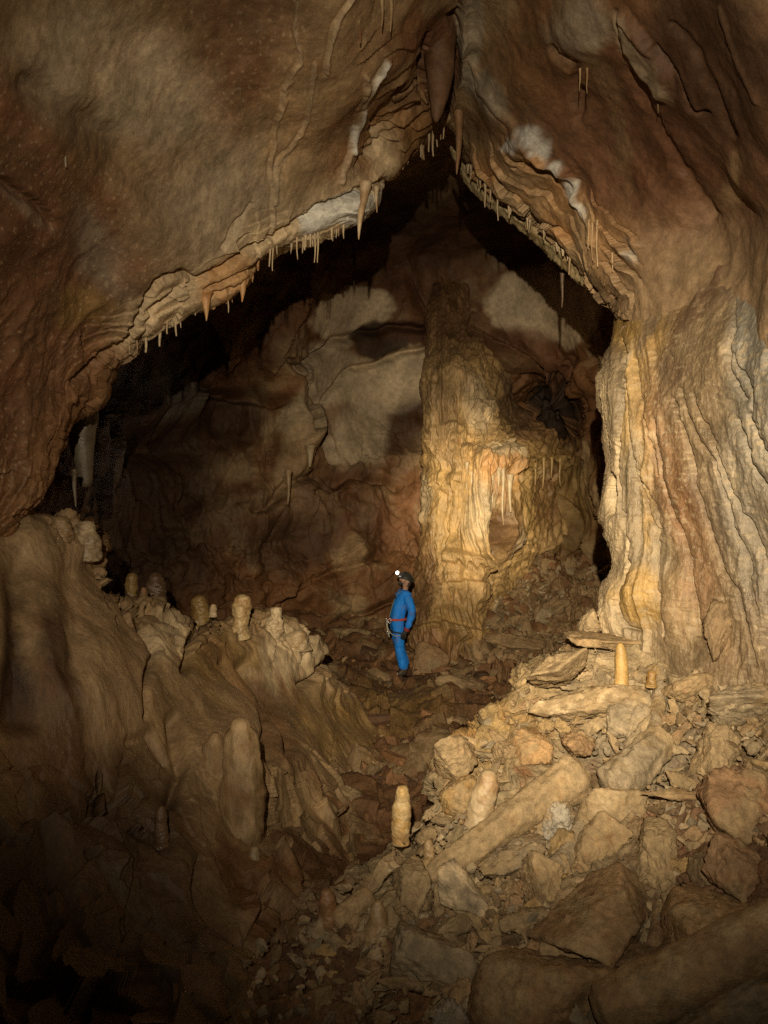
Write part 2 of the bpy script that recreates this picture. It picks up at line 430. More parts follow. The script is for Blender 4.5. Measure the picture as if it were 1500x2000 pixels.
def vault_col(px, py, P, h, dist):
    n1 = fbm(P, 0.9, 61, 4); n2 = fbm(P, 3.5, 65, 4); n3 = fbm(P, (5, 5, 1.2), 68, 3)
    wx, wy = px + 45 * n1 + 16 * n2, py + 45 * fbm(P, 0.9, 63, 4) + 16 * fbm(P, 3.5, 67, 3)
    c = lerp(np.tile(TAN * 0.78, (len(px), 1)), np.tile(BROWN * 1.2, (len(px), 1)), sstep(-0.15, 0.4, n1 + 0.5 * n2))
    def put(col, cx, cy, rx, ry, rot=0, st=1.0, soft=0.4):
        nonlocal c
        c = lerp(c, col, st * blob(wx, wy, cx, cy, rx, ry, rot, soft))
    put(RED * 1.15, 50, 640, 190, 330, 20, 0.85); put(RED, 0, 330, 120, 220, 0, 0.8); put(RED, 480, 60, 110, 150, 0, 0.6, 0.6)
    put(PALE * 1.1, 230, 150, 210, 110, 25, 0.9, 0.35); put(PALE * 0.85, 310, 210, 70, 80, 0, 0.7); put(PALE * 0.9, 460, 420, 150, 150, -30, 0.85, 0.6)
    put(TAN, 600, 280, 80, 160, 0, 0.7, 0.5); put(GREY, 210, 480, 40, 90, -20, 0.6, 0.6); put(GREY, 60, 400, 70, 14, 32, 0.4, 0.8)
    put(UMBER, 150, 230, 130, 30, 45, 0.45, 0.9); put(OCHRE * 0.6, 170, 600, 60, 40, 0, 0.7)
    put(BROWN, 780, 220, 70, 90, 0, 0.7); put(ORANGE * 0.7, 770, 260, 60, 50, -30, 0.7); put(RED * 0.9, 855, 110, 34, 100, -4, 0.95, 0.25)
    # right-hand vault: red-brown clay skin
    put(RED * 1.15 * np.array([1,1.06,1.05]), 1180, 330, 230, 300, 30, 0.85, 0.45); put(RED * 0.95, 1400, 250, 220, 260, 0, 0.85, 0.5); put(UMBER * 1.2, 1430, 100, 160, 160, 0, 0.8)
    put(BROWN * 1.1, 1050, 120, 120, 90, 0, 0.7); put(GREY, 1130, 60, 60, 70, 30, 0.75); put(GREY * 1.1, 1150, 95, 24, 20, 0, 0.8)
    put(PALE * 0.85, 1262, 105, 36, 96, -32, 0.9, 0.25); put(TAN * 0.8, 1190, 220, 20, 150, -20, 0.45, 0.6)
    put(GREY * 1.1, 905, 80, 22, 120, 0, 0.85, 0.3); put(GREY, 945, 190, 60, 25, 45, 0.8); put(TAN, 1430, 340, 26, 60, 20, 0.7)
    # rims: cream to orange flowstone
    lrim = (1 - sstep(755, 790, px)) * sstep(180, 250, px) * (1 - sstep(45, 110, dist + 30 * n2))
    c = lerp(c, CREAM * 1.18, 0.9 * lrim)
    put(ORANGE * 1.1, 455, 550, 55, 38, -25, 0.8, 0.4); put(WHITE, 665, 415, 90, 24, -27, 0.9, 0.2)
    lr2 = (1 - sstep(200, 260, px)) * (1 - sstep(30, 90, dist + 30 * n2)) * sstep(500, 700, py)
    c = lerp(c, BROWN * 1.5, 0.7 * lr2)
    rrim = sstep(875, 910, px) * (1 - sstep(1240, 1275, px)) * sstep(240, 300, py) * (1 - sstep(90, 165, dist + 30 * n2))
    c = lerp(c, lerp(np.tile(TAN * 0.95, (len(px), 1)), np.tile(ORANGE * 0.95, (len(px), 1)), sstep(-0.2, 0.35, n1)), 0.85 * rrim)
    put(CREAM * 0.95, 1060, 440, 120, 14, 40, 0.55, 0.6)
    for cx, cy, rx, ry, rt in ((1038,264,26,15,10),(1070,290,20,17,40),(1104,326,20,15,0),(1138,385,9,36,-15),(1255,482,9,20,0),(1006,284,16,9,0)):
        put(WHITE * 0.85, cx, cy, rx, ry, rt, 0.85, 0.55)
    put(ORANGE, 1056, 312, 28, 20, 0, 0.85, 0.4)
    for pts, w, a in VEINS[:5]:
        d, s = polydist(px + 6 * n2, py, pts); c = lerp(c, PALE * 1.05, 0.5 * np.exp(-(d / (w * 0.55)) ** 2))
    for pts, w in ((VEINS[4][0], 4), ([(697,252),(702,300)], 6)):
        d, s = polydist(px + 4 * n2, py, pts); c = lerp(c, WHITE, 0.85 * np.exp(-(d / w) ** 2))
    put(np.array([.235, .16, .092]), 1360, 580, 220, 150, 0, 0.9, 0.7)
    c = c * (1 + 0.30 * n2 + 0.22 * n3)[:, None]
    # calcite freckles
    sp = 0.7 * sstep(0.60, 0.72, noise(P, 40, 81) + 0.3 * n1) * (px < 760)
    return lerp(c, CREAM, 0.5 * sp)

A, B = ribs(ARCH, 1300, jag=7, seed=5, smooth=False)
V, Fc, C = sheet(A, B, 560, D_VAULT, vault_disp, vault_col, roll=0.35, rollpx=28, ext=1.6, shift=110, nl=24, power=1.7)
mesh_thing('cave_ceiling', V, Fc, C, M_VAULT, 'brown vaulted cave ceiling with a pointed arch opening', 'ceiling', kind='structure')

# ---- the chamber beyond: back wall and roof
D_BACK = TPS([(150,300,11),(450,450,13),(850,230,12.5),(850,400,15),(700,450,15.5),(1000,450,16),(1150,450,14),(200,700,12.5),(120,900,10.5),(300,800,14),(350,1000,14.5),(250,1100,13.0),(450,750,15.2),(560,650,15),
    (560,850,15.2),(520,1050,14.6),(690,620,16.5),(760,650,17.2),(720,780,17.3),(790,740,17.5),(660,900,16.4),(780,950,16.8),(600,1180,15.2),(780,1150,15.8),(1060,620,16.5),(1000,720,17),(900,600,17),(1100,800,19.5),(1060,780,19),
    (1150,900,16.5),(1180,720,15),(1050,950,16.8),(1100,1050,17),(1160,1150,15.8),(960,1100,16.5),(1250,700,13),(1250,1100,14),(950,1250,15.5),(600,1350,14.5),(800,1300,15.2),(1150,1350,14.5),(0,1300,11),(0,600,9.5),(300,1350,12.5)], 0.0008)

def back_disp(px, py, P, dist):
    h = 0.55 * fbm(P, 0.33, 103, 3) + 0.22 * fbm(P, 0.9, 111, 3, 0.5) + 0.045 * fbm(P, 3.4, 115, 4, 0.55)
    smooth = np.maximum(np.maximum(blob(px, py, 720, 720, 120, 150, 0, 0.5), blob(px, py, 1060, 600, 120, 90, 20, 0.4)), blob(px, py, 680, 610, 80, 60, 0, .4))
    h *= 1 - 0.85 * smooth
    dr = (1 - smooth) * sstep(520, 680, py)
    h += dr * 0.16 * ridged(P, (1.5, 1.5, 0.28), 121, 3)
    wx, wy = warp(px, py, P, 0.7, 22, 131)
    for pts, w, a in (([(560,720),(620,690),(700,655),(760,640),(850,645)],7,0.30), ([(640,790),(690,735),(760,700),(830,680)],6,0.25), ([(560,700),(600,780),(650,850),(665,900)],9,0.35),
                      ([(860,560),(858,620),(862,660)],10,0.35), ([(400,775),(500,778),(545,790)],9,0.5), ([(500,990),(640,920),(760,960)],10,0.25), ([(620,1250),(700,1205),(770,1170)],6,0.3), ([(560,1190),(660,1120),(740,1085)],8,0.25)):
        h += groove(wx, wy, pts, w, a)
    for pts, w, a in (([(870,640),(960,660),(1060,690),(1130,760),(1150,860)],26,0.5), ([(600,480),(560,640),(520,730)],24,0.35), ([(800,520),(830,600),(855,640)],16,0.4), ([(860,520),(880,620)],14,0.25)):
        h += ledge(wx, wy, pts, w, a * 0.6) + 0.4 * a * np.exp(-(polydist(wx, wy, pts)[0] / w) ** 2)
    for cx, cy, rx, ry, a in ((575,845,30,75,0.7),(350,760,40,60,0.5),(560,720,30,45,0.5),(690,1080,26,40,0.4),(730,320,90,60,0.3),(420,650,40,60,0.4),(310,880,60,40,-0.6),(440,830,50,40,-0.5),(560,1060,60,40,-0.5),(720,690,50,34,0.12)):
        h += a * np.exp(-(((wx - cx) / rx) ** 2 + ((wy - cy) / ry) ** 2))
    # fallen-block texture towards the foot of the wall
    foot = sstep(1020, 1180, py)
    h[foot > 0] += (foot[foot > 0]) * (0.36 * shards(P[foot > 0], (1.0, 1.0, 1.6), 141) + 0.18 * shards(P[foot > 0], 2.6, 142))
    up = (1 - foot) * (1 - smooth) * sstep(560, 640, py)
    k = up > 0.02; h[k] += up[k] * (0.26 * shards(P[k], (0.8, 0.8, 0.45), 145) + 0.10 * shards(P[k], (2.2, 2.2, 1.0), 147))
    return h

def back_col(px, py, P, h, dist):
    n1 = fbm(P, 0.45, 161, 4); n2 = fbm(P, 1.6, 165, 4); n3 = fbm(P, (2.5, 2.5, 0.4), 168, 3)
    wx, wy = px + 26 * n1 + 14 * n2, py + 26 * fbm(P, 0.45, 163, 4) + 14 * fbm(P, 1.6, 167, 3)
    c = lerp(np.tile(BROWN * np.array([1.15, 1.05, 0.95]), (len(px), 1)), np.tile(TAN * 0.72, (len(px), 1)), sstep(-0.1, 0.5, n1 + 0.8 * n2))
    def put(col, cx, cy, rx, ry, rot=0, st=1.0, soft=0.3):
        nonlocal c
        c = lerp(c, col, st * blob(wx, wy, cx, cy, rx, ry, rot, soft))
    put(UMBER, 260, 950, 200, 260, 0, 0.85, 0.5); put(UMBER * 0.9, 250, 700, 120, 130, 0, 0.8, 0.5); put(RED * 0.9, 420, 640, 110, 110, 0, 0.8, 0.5); put(RED * 0.8, 640, 1000, 150, 90, 0, 0.6, 0.5)  # umber on the left also puts the chamber's shade into the colour
    put(UMBER, 450, 820, 70, 50, 0, 0.7); put(UMBER * 0.9, 560, 1060, 90, 60, 0, 0.7); put(RED, 800, 520, 130, 110, 0, 0.8, 0.4); put(UMBER, 880, 430, 150, 80, 0, 0.7, 0.5); put(RED * 1.1, 930, 640, 100, 50, 30, 0.8, 0.4)
    put(PALE * 1.6, 685, 615, 82, 55, -8, 0.95, 0.10); put(PALE * 1.35, 640, 730, 66, 62, 0, 0.92, 0.2); put(PALE * 1.5, 760, 750, 90, 66, -22, 0.95, 0.10); put(PALE * 1.1, 700, 850, 60, 70, 0, 0.85, 0.25)
    put(PALE * 1.5, 1060, 605, 112, 70, 14, 0.95, 0.10)
    put(UMBER * 0.8, 745, 672, 52, 36, -8, 0.95, 0.15); put(RED * 0.6, 800, 660, 50, 22, -6, 0.9, 0.2); put(UMBER, 800, 850, 50, 80, 20, 0.75, 0.3); put(BROWN, 620, 850, 26, 80, -22, 0.85, 0.3)
    put(BROWN * 1.3, 430, 600, 50, 40, -10, 0.6); put(TAN * 0.8, 470, 640, 40, 26, -20, 0.7); put(CREAM * 0.75, 575, 820, 26, 55, 0, 0.85, 0.3); put(TAN * 0.9, 572, 900, 24, 60, 0, 0.75, 0.3); put(TAN * 0.8, 550, 690, 34, 50, 20, 0.7, 0.4)
    put(GREY * 0.7, 330, 770, 40, 60, 0, 0.6); put(TAN * 0.8, 690, 1080, 28, 40, 20, 0.7, 0.3); put(RED * 1.2, 1060, 690, 80, 30, 25, 0.8, 0.4); put(OCHRE * 0.5, 1100, 980, 90, 110, 0, 0.7, 0.4); put(BROWN, 1160, 850, 40, 60, 0, .7)
    put(DARK * 0.6, 1085, 785, 66, 62, 20, 0.95, 0.3)  # dark blob paints the shade inside the deep recess
    return c * (1 + 0.35 * n2 + 0.25 * n3)[:, None]

rows = [(x, 120, x, 1500) for x in (-250, 1450)]
A, B = ribs(rows, 900, smooth=False)
V, Fc, C = sheet(A, B, 720, D_BACK, back_disp, back_col, roll=0, ext=0, nl=0, power=1.0)
mesh_thing('cave_wall', V, Fc, C, M_BACK, 'dim brown rear wall of the chamber with pale bare patches', 'cave wall', kind='structure')

# ---- chamber floor in the dip between the two slopes
D_FLOOR = TPS([(500,1180,16.5),(800,1180,16.8),(1100,1060,18.5),(1000,1180,16.5),(1180,1180,15.5),(1080,1240,14.8),(900,1290,13.6),(780,1325,12.6),(650,1290,13.2),(560,1330,11),(700,1400,10.6),(850,1400,10.4),(950,1400,10.3),
    (640,1480,9.1),(800,1480,9.3),(560,1560,7.5),(720,1560,8.0),(850,1560,8.3),(620,1680,6.5),(760,1680,7.0),(500,1750,5.3),(800,1800,5.2),(1200,1400,10.4),(300,1400,10),(1300,1750,7.5),(1200,1900,7.0),(500,1900,5.0),(200,1900,5.5),(1300,1050,18)], 0.0005)
def floor_disp(px, py, P, dist):
    h = 0.22 * fbm(P, 0.6, 203, 3) + 0.22 * shards(P, 1.1, 220) + 0.12 * shards(P, 2.6, 230) + 0.03 * fbm(P, 7, 205, 4, 0.6)
    calm = blob(px, py, 780, 1340, 60, 30, 0, 0.5)
    return h * (1 - 0.8 * calm)
def floor_col(px, py, P, h, dist):
    n1 = fbm(P, 0.6, 211, 4); n2 = fbm(P, 2.4, 214, 4)
    c = lerp(np.tile(BROWN * 1.05, (len(px), 1)), np.tile(TAN * 0.6, (len(px), 1)), sstep(-0.05, 0.5, n1 + n2))
    c = lerp(c, OCHRE * 0.55, 0.6 * blob(px, py, 720, 1400, 160, 60, 0, 0.5))
    return c * (1 + 0.4 * n2)[:, None]
rows = [(300,1050,200,1900), (1300,1050,1300,1900)]
A, B = ribs(rows, 560, smooth=False)
V, Fc, C = sheet(A, B, 480, D_FLOOR, floor_disp, floor_col, roll=0, ext=0, nl=0, power=1.0)
mesh_thing('ground', V, Fc, C, M_GROUND, 'brown stony floor of the dip where the caver stands', 'ground', kind='structure')

# ---- near rubble slope on the right, running under the viewer
SLOPE = [(-400,2050,-400,2900),(100,1960,100,2900),(380,1900,400,2900),(470,1862,480,2900),(540,1800,560,2900),(600,1745,640,2900),(650,1722,690,2900),(700,1688,760,2900),(752,1662,830,2900),(800,1618,900,2900),
         (838,1560,960,2900),(846,1500,1000,2900),(880,1455,1060,2900),(920,1420,1120,2900),(948,1385,1170,2900),(1000,1335,1240,2900),(1018,1300,1290,2900),(1060,1268,1350,2900),(1110,1245,1420,2900),(1180,1228,1500,2900),
         (1280,1222,1620,2900),(1400,1225,1800,2900),(1560,1235,2050,2900),(1900,1240,2500,2900)]
D_SLOPE = TPS([(1500,1950,3.2),(1100,1950,3.5),(750,1950,3.8),(1300,1750,3.9),(1000,1750,4.15),(1300,1600,4.4),(1000,1600,4.7),(1200,1450,5.1),(1350,1400,5.0),(1100,1260,6.0),(1300,1235,6.0),(1500,1240,5.4),(850,1500,5.2),
    (940,1400,5.6),(690,1690,4.7),(760,1650,4.75),(600,1750,4.5),(500,1850,4.2),(300,1950,3.8),(0,2000,3.6),(1500,1600,3.9),(1500,1400,4.6),(1100,2300,2.8),(400,2300,3.0),(1800,2300,2.5),(-300,2100,3.3),(1100,2900,2.1),(-400,2900,2.2),(2500,2900,1.8),(2000,1500,3.2)], 0.0005)
def slope_disp(px, py, P, dist):
    h = 0.10 * fbm(P, 0.9, 255, 3) + 0.10 * shards(P, 2.0, 270) + 0.045 * shards(P, (4.5, 4.5, 6), 280) + 0.014 * shards(P, 11, 290) + 0.010 * fbm(P, 24, 257, 3, 0.6)
    return h - 0.03
def slope_col(px, py, P, h, dist):
    n1 = fbm(P, 1.0, 261, 4); n2 = fbm(P, 4.5, 264, 4)
    c = lerp(np.tile(np.array([.365, .275, .158]), (len(px), 1)), np.tile(BROWN * 1.4, (len(px), 1)), sstep(0.05, 0.55, n1 + 0.8 * n2))
    def put(col, cx, cy, rx, ry, rot=0, st=1.0, soft=0.5):
        nonlocal c
        c = lerp(c, col, st * blob(px + 50 * n1, py + 40 * n2, cx, cy, rx, ry, rot, soft))
    put(OCHRE * 0.8, 980, 1400, 150, 90, -40, 0.55); put(CREAM * 0.9, 1150, 1330, 160, 60, 0, 0.4); put(GREY, 1250, 1480, 130, 110, 0, 0.5)
    put(RED * 1.3, 1420, 1700, 160, 240, 0, 0.75); put(BROWN, 1000, 1950, 700, 170, 0, 0.75); put(RED, 640, 1830, 130, 90, 0, 0.6); put(UMBER, 1480, 1480, 60, 60, 0, 0.5)  # brown bottom band: reddish clay, with some lamp falloff put into the colour
    return c * (1 + 0.45 * n2)[:, None]
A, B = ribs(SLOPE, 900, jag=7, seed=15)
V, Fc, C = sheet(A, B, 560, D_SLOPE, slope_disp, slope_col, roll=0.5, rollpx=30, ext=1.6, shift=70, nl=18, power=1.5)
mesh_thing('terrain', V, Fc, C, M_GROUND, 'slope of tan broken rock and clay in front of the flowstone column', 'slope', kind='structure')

# ================================================================== FLOWSTONE BODIES
# ---- great flowstone column on the right
RCOL = [(1330,330,2000,250),(1268,470,2050,430),(1235,545,2080,540),(1210,585,2080,600),(1194,622,2080,640),(1190,668,2080,680),(1166,716,2080,720),(1156,760,2080,770),(1164,830,2080,840),(1178,896,2080,910),(1166,955,2080,970),(1168,1005,2080,1010),
        (1192,1055,2080,1060),(1202,1098,2080,1110),(1190,1160,2080,1170),(1168,1235,2080,1240),(1170,1300,2080,1310),(1165,1360,2080,1370)]
D_RCOL = TPS([(1330,330,6.9),(1500,330,5.6),(1250,480,6.75),(1400,450,5.75),(1550,450,4.75),(1225,600,6.3),(1320,620,5.68),(1450,600,5.0),(1350,530,5.72),(1500,530,4.9),(1190,800,6.25),(1260,800,5.75),(1340,820,5.4),(1420,800,5.0),(1470,700,4.7),(1500,900,4.6),(1560,800,4.2),(1190,1000,6.2),(1260,1030,5.8),(1200,1200,6.1),
    (1260,1200,5.8),(1350,1150,5.35),(1450,1150,4.95),(1550,1200,4.7),(1250,1350,5.7),(1450,1350,4.9),(2000,400,3.2),(2080,900,3.0),(2080,1350,3.2)], 0.0004)
RC_CUTS = [([(1228,700),(1245,780),(1268,870),(1285,930)],4,0.05), ([(1212,740),(1222,840),(1240,920),(1262,1000),(1284,1040)],4,0.06), ([(1240,900),(1258,960),(1280,1000),(1288,1030)],3.5,0.05),
           ([(1205,760),(1205,900),(1212,1000),(1235,1080),(1238,1110),(1222,1150),(1218,1180),(1226,1225),(1248,1232)],4.5,0.08), ([(1284,1035),(1278,1090),(1284,1150),(1296,1200),(1298,1240)],4.5,0.07),
           ([(1272,820),(1292,900),(1300,970),(1325,1040),(1340,1120),(1356,1180),(1358,1240)],4.5,0.08), ([(1318,780),(1345,860),(1358,960),(1380,1040),(1400,1110),(1440,1160),(1460,1240),(1476,1300)],5,0.07),
           ([(1330,760),(1365,850),(1400,900),(1420,1000),(1450,1100),(1475,1200)],4.5,0.06), ([(1360,770),(1400,860),(1425,960),(1470,1060),(1500,1140)],4.5,0.06), ([(1425,560),(1430,640),(1422,690),(1432,740),(1450,780)],5,0.06),
           ([(1440,820),(1470,900),(1520,1000)],5,0.07), ([(1460,810),(1500,890),(1530,930)],5,0.07), ([(1430,690),(1460,760),(1470,800)],5,0.05), ([(1470,580),(1490,640),(1500,720)],5,0.06), ([(1208,660),(1216,690),(1210,720)],4,0.05)]
def rcol_disp(px, py, P, dist):
    sk = px - 0.16 * (py - 800) * sstep(1250, 1420, px)
    wq = np.stack([sk + 26 * fbm(P, 1.3, 301, 3), py * 0.0, py * 0.055], 1)
    calm = 0.35 + 0.65 * sstep(700, 820, py)
    h = 0.09 * fbm(P, 0.9, 305, 3) + calm * 0.016 * (ridged(wq, 0.013, 311, 2) - 0.5) + calm * 0.007 * (ridged(wq, 0.05, 315, 2) - 0.5)
    h += 0.007 * fbm(P, (12, 12, 30), 318, 3) + 0.005 * fbm(P, 30, 319, 3, 0.6)
    gr = sstep(1400, 1440, px)
    h += gr * (0.022 * ridged(P, (6, 6, 1.6), 321, 3) - 0.015)
    left = 1 - sstep(70, 130, dist)
    wq2 = np.stack([px + 16 * fbm(P, 1.1, 331, 3), py * 0, py * 0.02], 1)
    h += left * sstep(620, 700, py) * 0.05 * (ridged(wq2, 0.036, 335, 2) - 0.5)
    wx, wy = px + 9 * fbm(P, 3.0, 341, 3) + 2.5 * fbm(P, 16, 343, 2), py
    for pts, w, a in RC_CUTS: h += groove(wx, wy, pts, w * 0.6, a * 0.85) + 0.14 * a * np.exp(-((polydist(wx, wy, pts)[0] - 3.2 * w) / (1.6 * w)) ** 2)
    # rounded feet of the flows
    h += 0.12 * np.exp(-(((wx - 1252) / 24) ** 2 + ((wy - 1170) / 55) ** 2)) + 0.09 * np.exp(-(((wx - 1318) / 26) ** 2 + ((wy - 1190) / 70) ** 2)) + 0.08 * np.exp(-(((wx - 1205) / 20) ** 2 + ((wy - 1190) / 60) ** 2))
    k = (1 - sstep(520, 740, py)) * sstep(1225, 1300, px)      # grows out of the vault
    h = h * (1 - k) + k * (0.16 * fbm(P, 0.7, 3, 3) + 0.03 * fbm(P, 2.2, 11, 3) + 0.02 * ridged(P, (5, 5, 1.2), 349, 2) - 0.01)
    # keyhole near the left rim
    h -= 0.45 * np.exp(-(((px - 1190 - 0.06 * (py - 960)) / 6.5) ** 2 + ((py - 965) / 34) ** 4))
    return h
def rcol_col(px, py, P, h, dist):
    n1 = fbm(P, 1.1, 361, 4); n2 = fbm(P, (9, 9, 3), 364, 4); n3 = fbm(P, (11, 11, 26), 367, 3); n4 = fbm(P, (4, 4, 0.6), 369, 3)
    c = lerp(np.tile(np.array([.235, .168, .098]), (len(px), 1)), np.tile(np.array([.145, .092, .054]), (len(px), 1)), sstep(-0.15, 0.35, n1 + 0.6 * n4))
    def put(col, cx, cy, rx, ry, rot=0, st=1.0, soft=0.5):
        nonlocal c
        c = lerp(c, col, st * blob(px + 30 * n1 + 10 * n2, py + 30 * n4, cx, cy, rx, ry, rot, soft))
    put(OCHRE * 0.9, 1215, 620, 30, 60, 0, 0.8); put(np.array([.225,.205,.165]), 1485, 700, 66, 260, 0, 0.95, 0.35); put(GREY * 0.85, 1490, 1000, 80, 240, -10, 0.8, 0.4); put(RED * 1.3, 1400, 380, 190, 110, 0, 0.8, 0.8)
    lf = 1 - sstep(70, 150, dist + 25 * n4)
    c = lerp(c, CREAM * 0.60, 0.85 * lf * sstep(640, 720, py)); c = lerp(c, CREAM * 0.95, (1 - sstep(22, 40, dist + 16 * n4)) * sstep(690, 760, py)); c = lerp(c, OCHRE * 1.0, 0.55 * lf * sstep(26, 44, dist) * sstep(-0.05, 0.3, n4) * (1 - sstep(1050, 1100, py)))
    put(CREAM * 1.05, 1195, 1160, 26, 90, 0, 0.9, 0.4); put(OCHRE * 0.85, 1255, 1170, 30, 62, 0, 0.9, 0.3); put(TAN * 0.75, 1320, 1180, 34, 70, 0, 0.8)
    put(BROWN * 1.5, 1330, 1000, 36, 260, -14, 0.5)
    sp = sstep(0.16, 0.42, n3 + 0.3 * n2) * sstep(30, 90, dist) * sstep(520, 600, py)
    c = lerp(c, CREAM * 0.68, 0.5 * sp)
    return c * (1 + 0.35 * n2 + 0.2 * n4)[:, None]
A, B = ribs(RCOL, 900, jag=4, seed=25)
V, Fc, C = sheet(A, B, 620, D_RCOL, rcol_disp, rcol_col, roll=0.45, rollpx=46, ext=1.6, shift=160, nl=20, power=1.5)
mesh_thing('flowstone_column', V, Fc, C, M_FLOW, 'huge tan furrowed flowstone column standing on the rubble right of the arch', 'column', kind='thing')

# ---- rim of the far chamber: central column
CCOL = [(846,520,1090,500),(842,600,1090,570),(835,660,965,640),(832,720,995,730),(830,800,1040,820),(828,900,1110,915),(826,980,1120,1000),(824,1040,1105,1050),(820,1100,1060,1090),(812,1160,1010,1150),(806,1220,975,1210),(800,1280,960,1280),(796,1340,960,1340)]
D_CCOL = TPS([(850,520,16.9),(950,520,17.2),(850,600,15.9),(900,620,16.6),(838,700,15.2),(880,720,14.9),(940,720,15.6),(1000,720,17.2),(832,900,15.0),(880,900,14.4),(940,880,14.3),(970,910,14.2),(1010,930,15.0),(1080,900,16.8),(1050,800,18.0),(830,1050,14.9),(880,1050,14.2),(940,1050,14.1),(1000,1050,14.9),(1080,1020,16.4),
    (820,1180,14.6),(870,1180,13.8),(930,1180,14.0),(980,1180,15.6),(805,1300,14.2),(860,1300,13.4),(910,1290,13.7),(960,1290,15.5),(1100,740,18.5),(1120,1000,17.5)], 0.0005)
def ccol_disp(px, py, P, dist):
    wq = np.stack([px + 7 * fbm(P, 0.8, 401, 3), py * 0, py * 0.02], 1)
    h = 0.20 * fbm(P, 0.7, 403, 3) + 0.10 * fbm(P, 2.2, 404, 3) + 0.14 * (ridged(wq, 0.05, 405, 2) - 0.5) + 0.07 * sstep(-0.1, 0.3, fbm(P, 0.6, 406, 2)) * (ridged(wq, 0.14, 407, 2) - 0.5) + 0.05 * fbm(P, (9, 9, 3.5), 408, 3, 0.6)
    # fringed tiers: short stalactites pressed against the face
    for y0, xa, xb, a in ((835,835,905,.10),(868,850,925,.10),(930,835,900,.10),(790,900,955,.1),(895,930,1010,.16),(1085,880,950,.12),(1235,820,915,.18),(1150,860,940,.12),(905,1000,1110,.12)):
        m = sstep(xa - 8, xa + 4, px) * (1 - sstep(xb - 4, xb + 8, px))
        yy = py - y0 - 9 * fbm(P, 1.2, 410 + y0, 2); comb = 14 + 26 * np.clip(0.5 + noise(np.stack([px, px * 0, px * 0], 1), 0.17, 420 + y0) * 0.9, 0, 1)
        h += a * m * sstep(-14, 0, yy) * (1 - sstep(comb * 0.7, comb, yy))
    for cx, cy, rx, ry, a in ((972,900,30,26,0.16),(940,960,18,50,0.3),(985,1010,20,70,0.28),(925,1050,22,70,0.25),(900,1120,44,60,0.2),(965,1045,9,46,-0.5),(1000,1090,8,30,-0.3),(1060,850,30,24,0.25),(880,1230,50,50,0.18)):
        h += a * np.exp(-(((px - cx) / rx) ** 2 + ((py - cy) / ry) ** 2))
    return h
def ccol_col(px, py, P, h, dist):
    n1 = fbm(P, 0.6, 461, 4); n2 = fbm(P, (5, 5, 1.6), 464, 4); n4 = fbm(P, (3, 3, 0.4), 469, 3)
    c = lerp(np.tile(TAN * np.array([1.05, 1.0, 0.85]), (len(px), 1)), np.tile(OCHRE * 0.9, (len(px), 1)), 0.4 * sstep(-0.2, 0.4, n1 + 0.5 * n4))
    def put(col, cx, cy, rx, ry, rot=0, st=1.0, soft=0.4):
        nonlocal c
        c = lerp(c, col, st * blob(px + 12 * n1 + 6 * n2, py + 14 * n4, cx, cy, rx, ry, rot, soft))
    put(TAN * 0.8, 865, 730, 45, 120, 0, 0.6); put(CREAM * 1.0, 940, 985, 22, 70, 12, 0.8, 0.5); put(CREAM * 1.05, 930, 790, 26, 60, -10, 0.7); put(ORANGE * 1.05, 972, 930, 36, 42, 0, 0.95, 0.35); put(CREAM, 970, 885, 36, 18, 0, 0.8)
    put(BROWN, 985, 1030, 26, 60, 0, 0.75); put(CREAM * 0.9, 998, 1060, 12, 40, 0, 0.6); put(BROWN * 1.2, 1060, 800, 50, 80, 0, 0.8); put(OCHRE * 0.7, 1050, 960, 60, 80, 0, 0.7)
    put(BROWN * 1.35, 850, 1285, 46, 45, 0, 0.85, 0.4); put(BROWN, 835, 1130, 26, 120, 0, 0.75, 0.5); put(DARK * 1.3, 1010, 745, 40, 30, 20, 0.7); put(BROWN * 0.9, 880, 590, 110, 100, 0, 0.9); put(CREAM, 832, 970, 12, 45, 0, 0.8); put(UMBER, 1005, 800, 36, 50, 0, 0.75); put(BROWN * 0.8, 1075, 970, 36, 70, 0, 0.7); put(BROWN * 0.8, 965, 1045, 12, 50, 0, 0.7)  # dark blobs at the right-hand hollows paint their shade into the colour
    return c * (1 + 0.4 * n2 + 0.25 * n4)[:, None]
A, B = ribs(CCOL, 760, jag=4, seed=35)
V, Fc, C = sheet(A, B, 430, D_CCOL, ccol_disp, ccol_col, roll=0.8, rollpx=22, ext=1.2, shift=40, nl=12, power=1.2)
mesh_thing('flowstone_pillar', V, Fc, C, M_FLOW, 'tall golden flowstone pillar with fringed tiers behind the caver in the chamber', 'pillar', kind='thing')

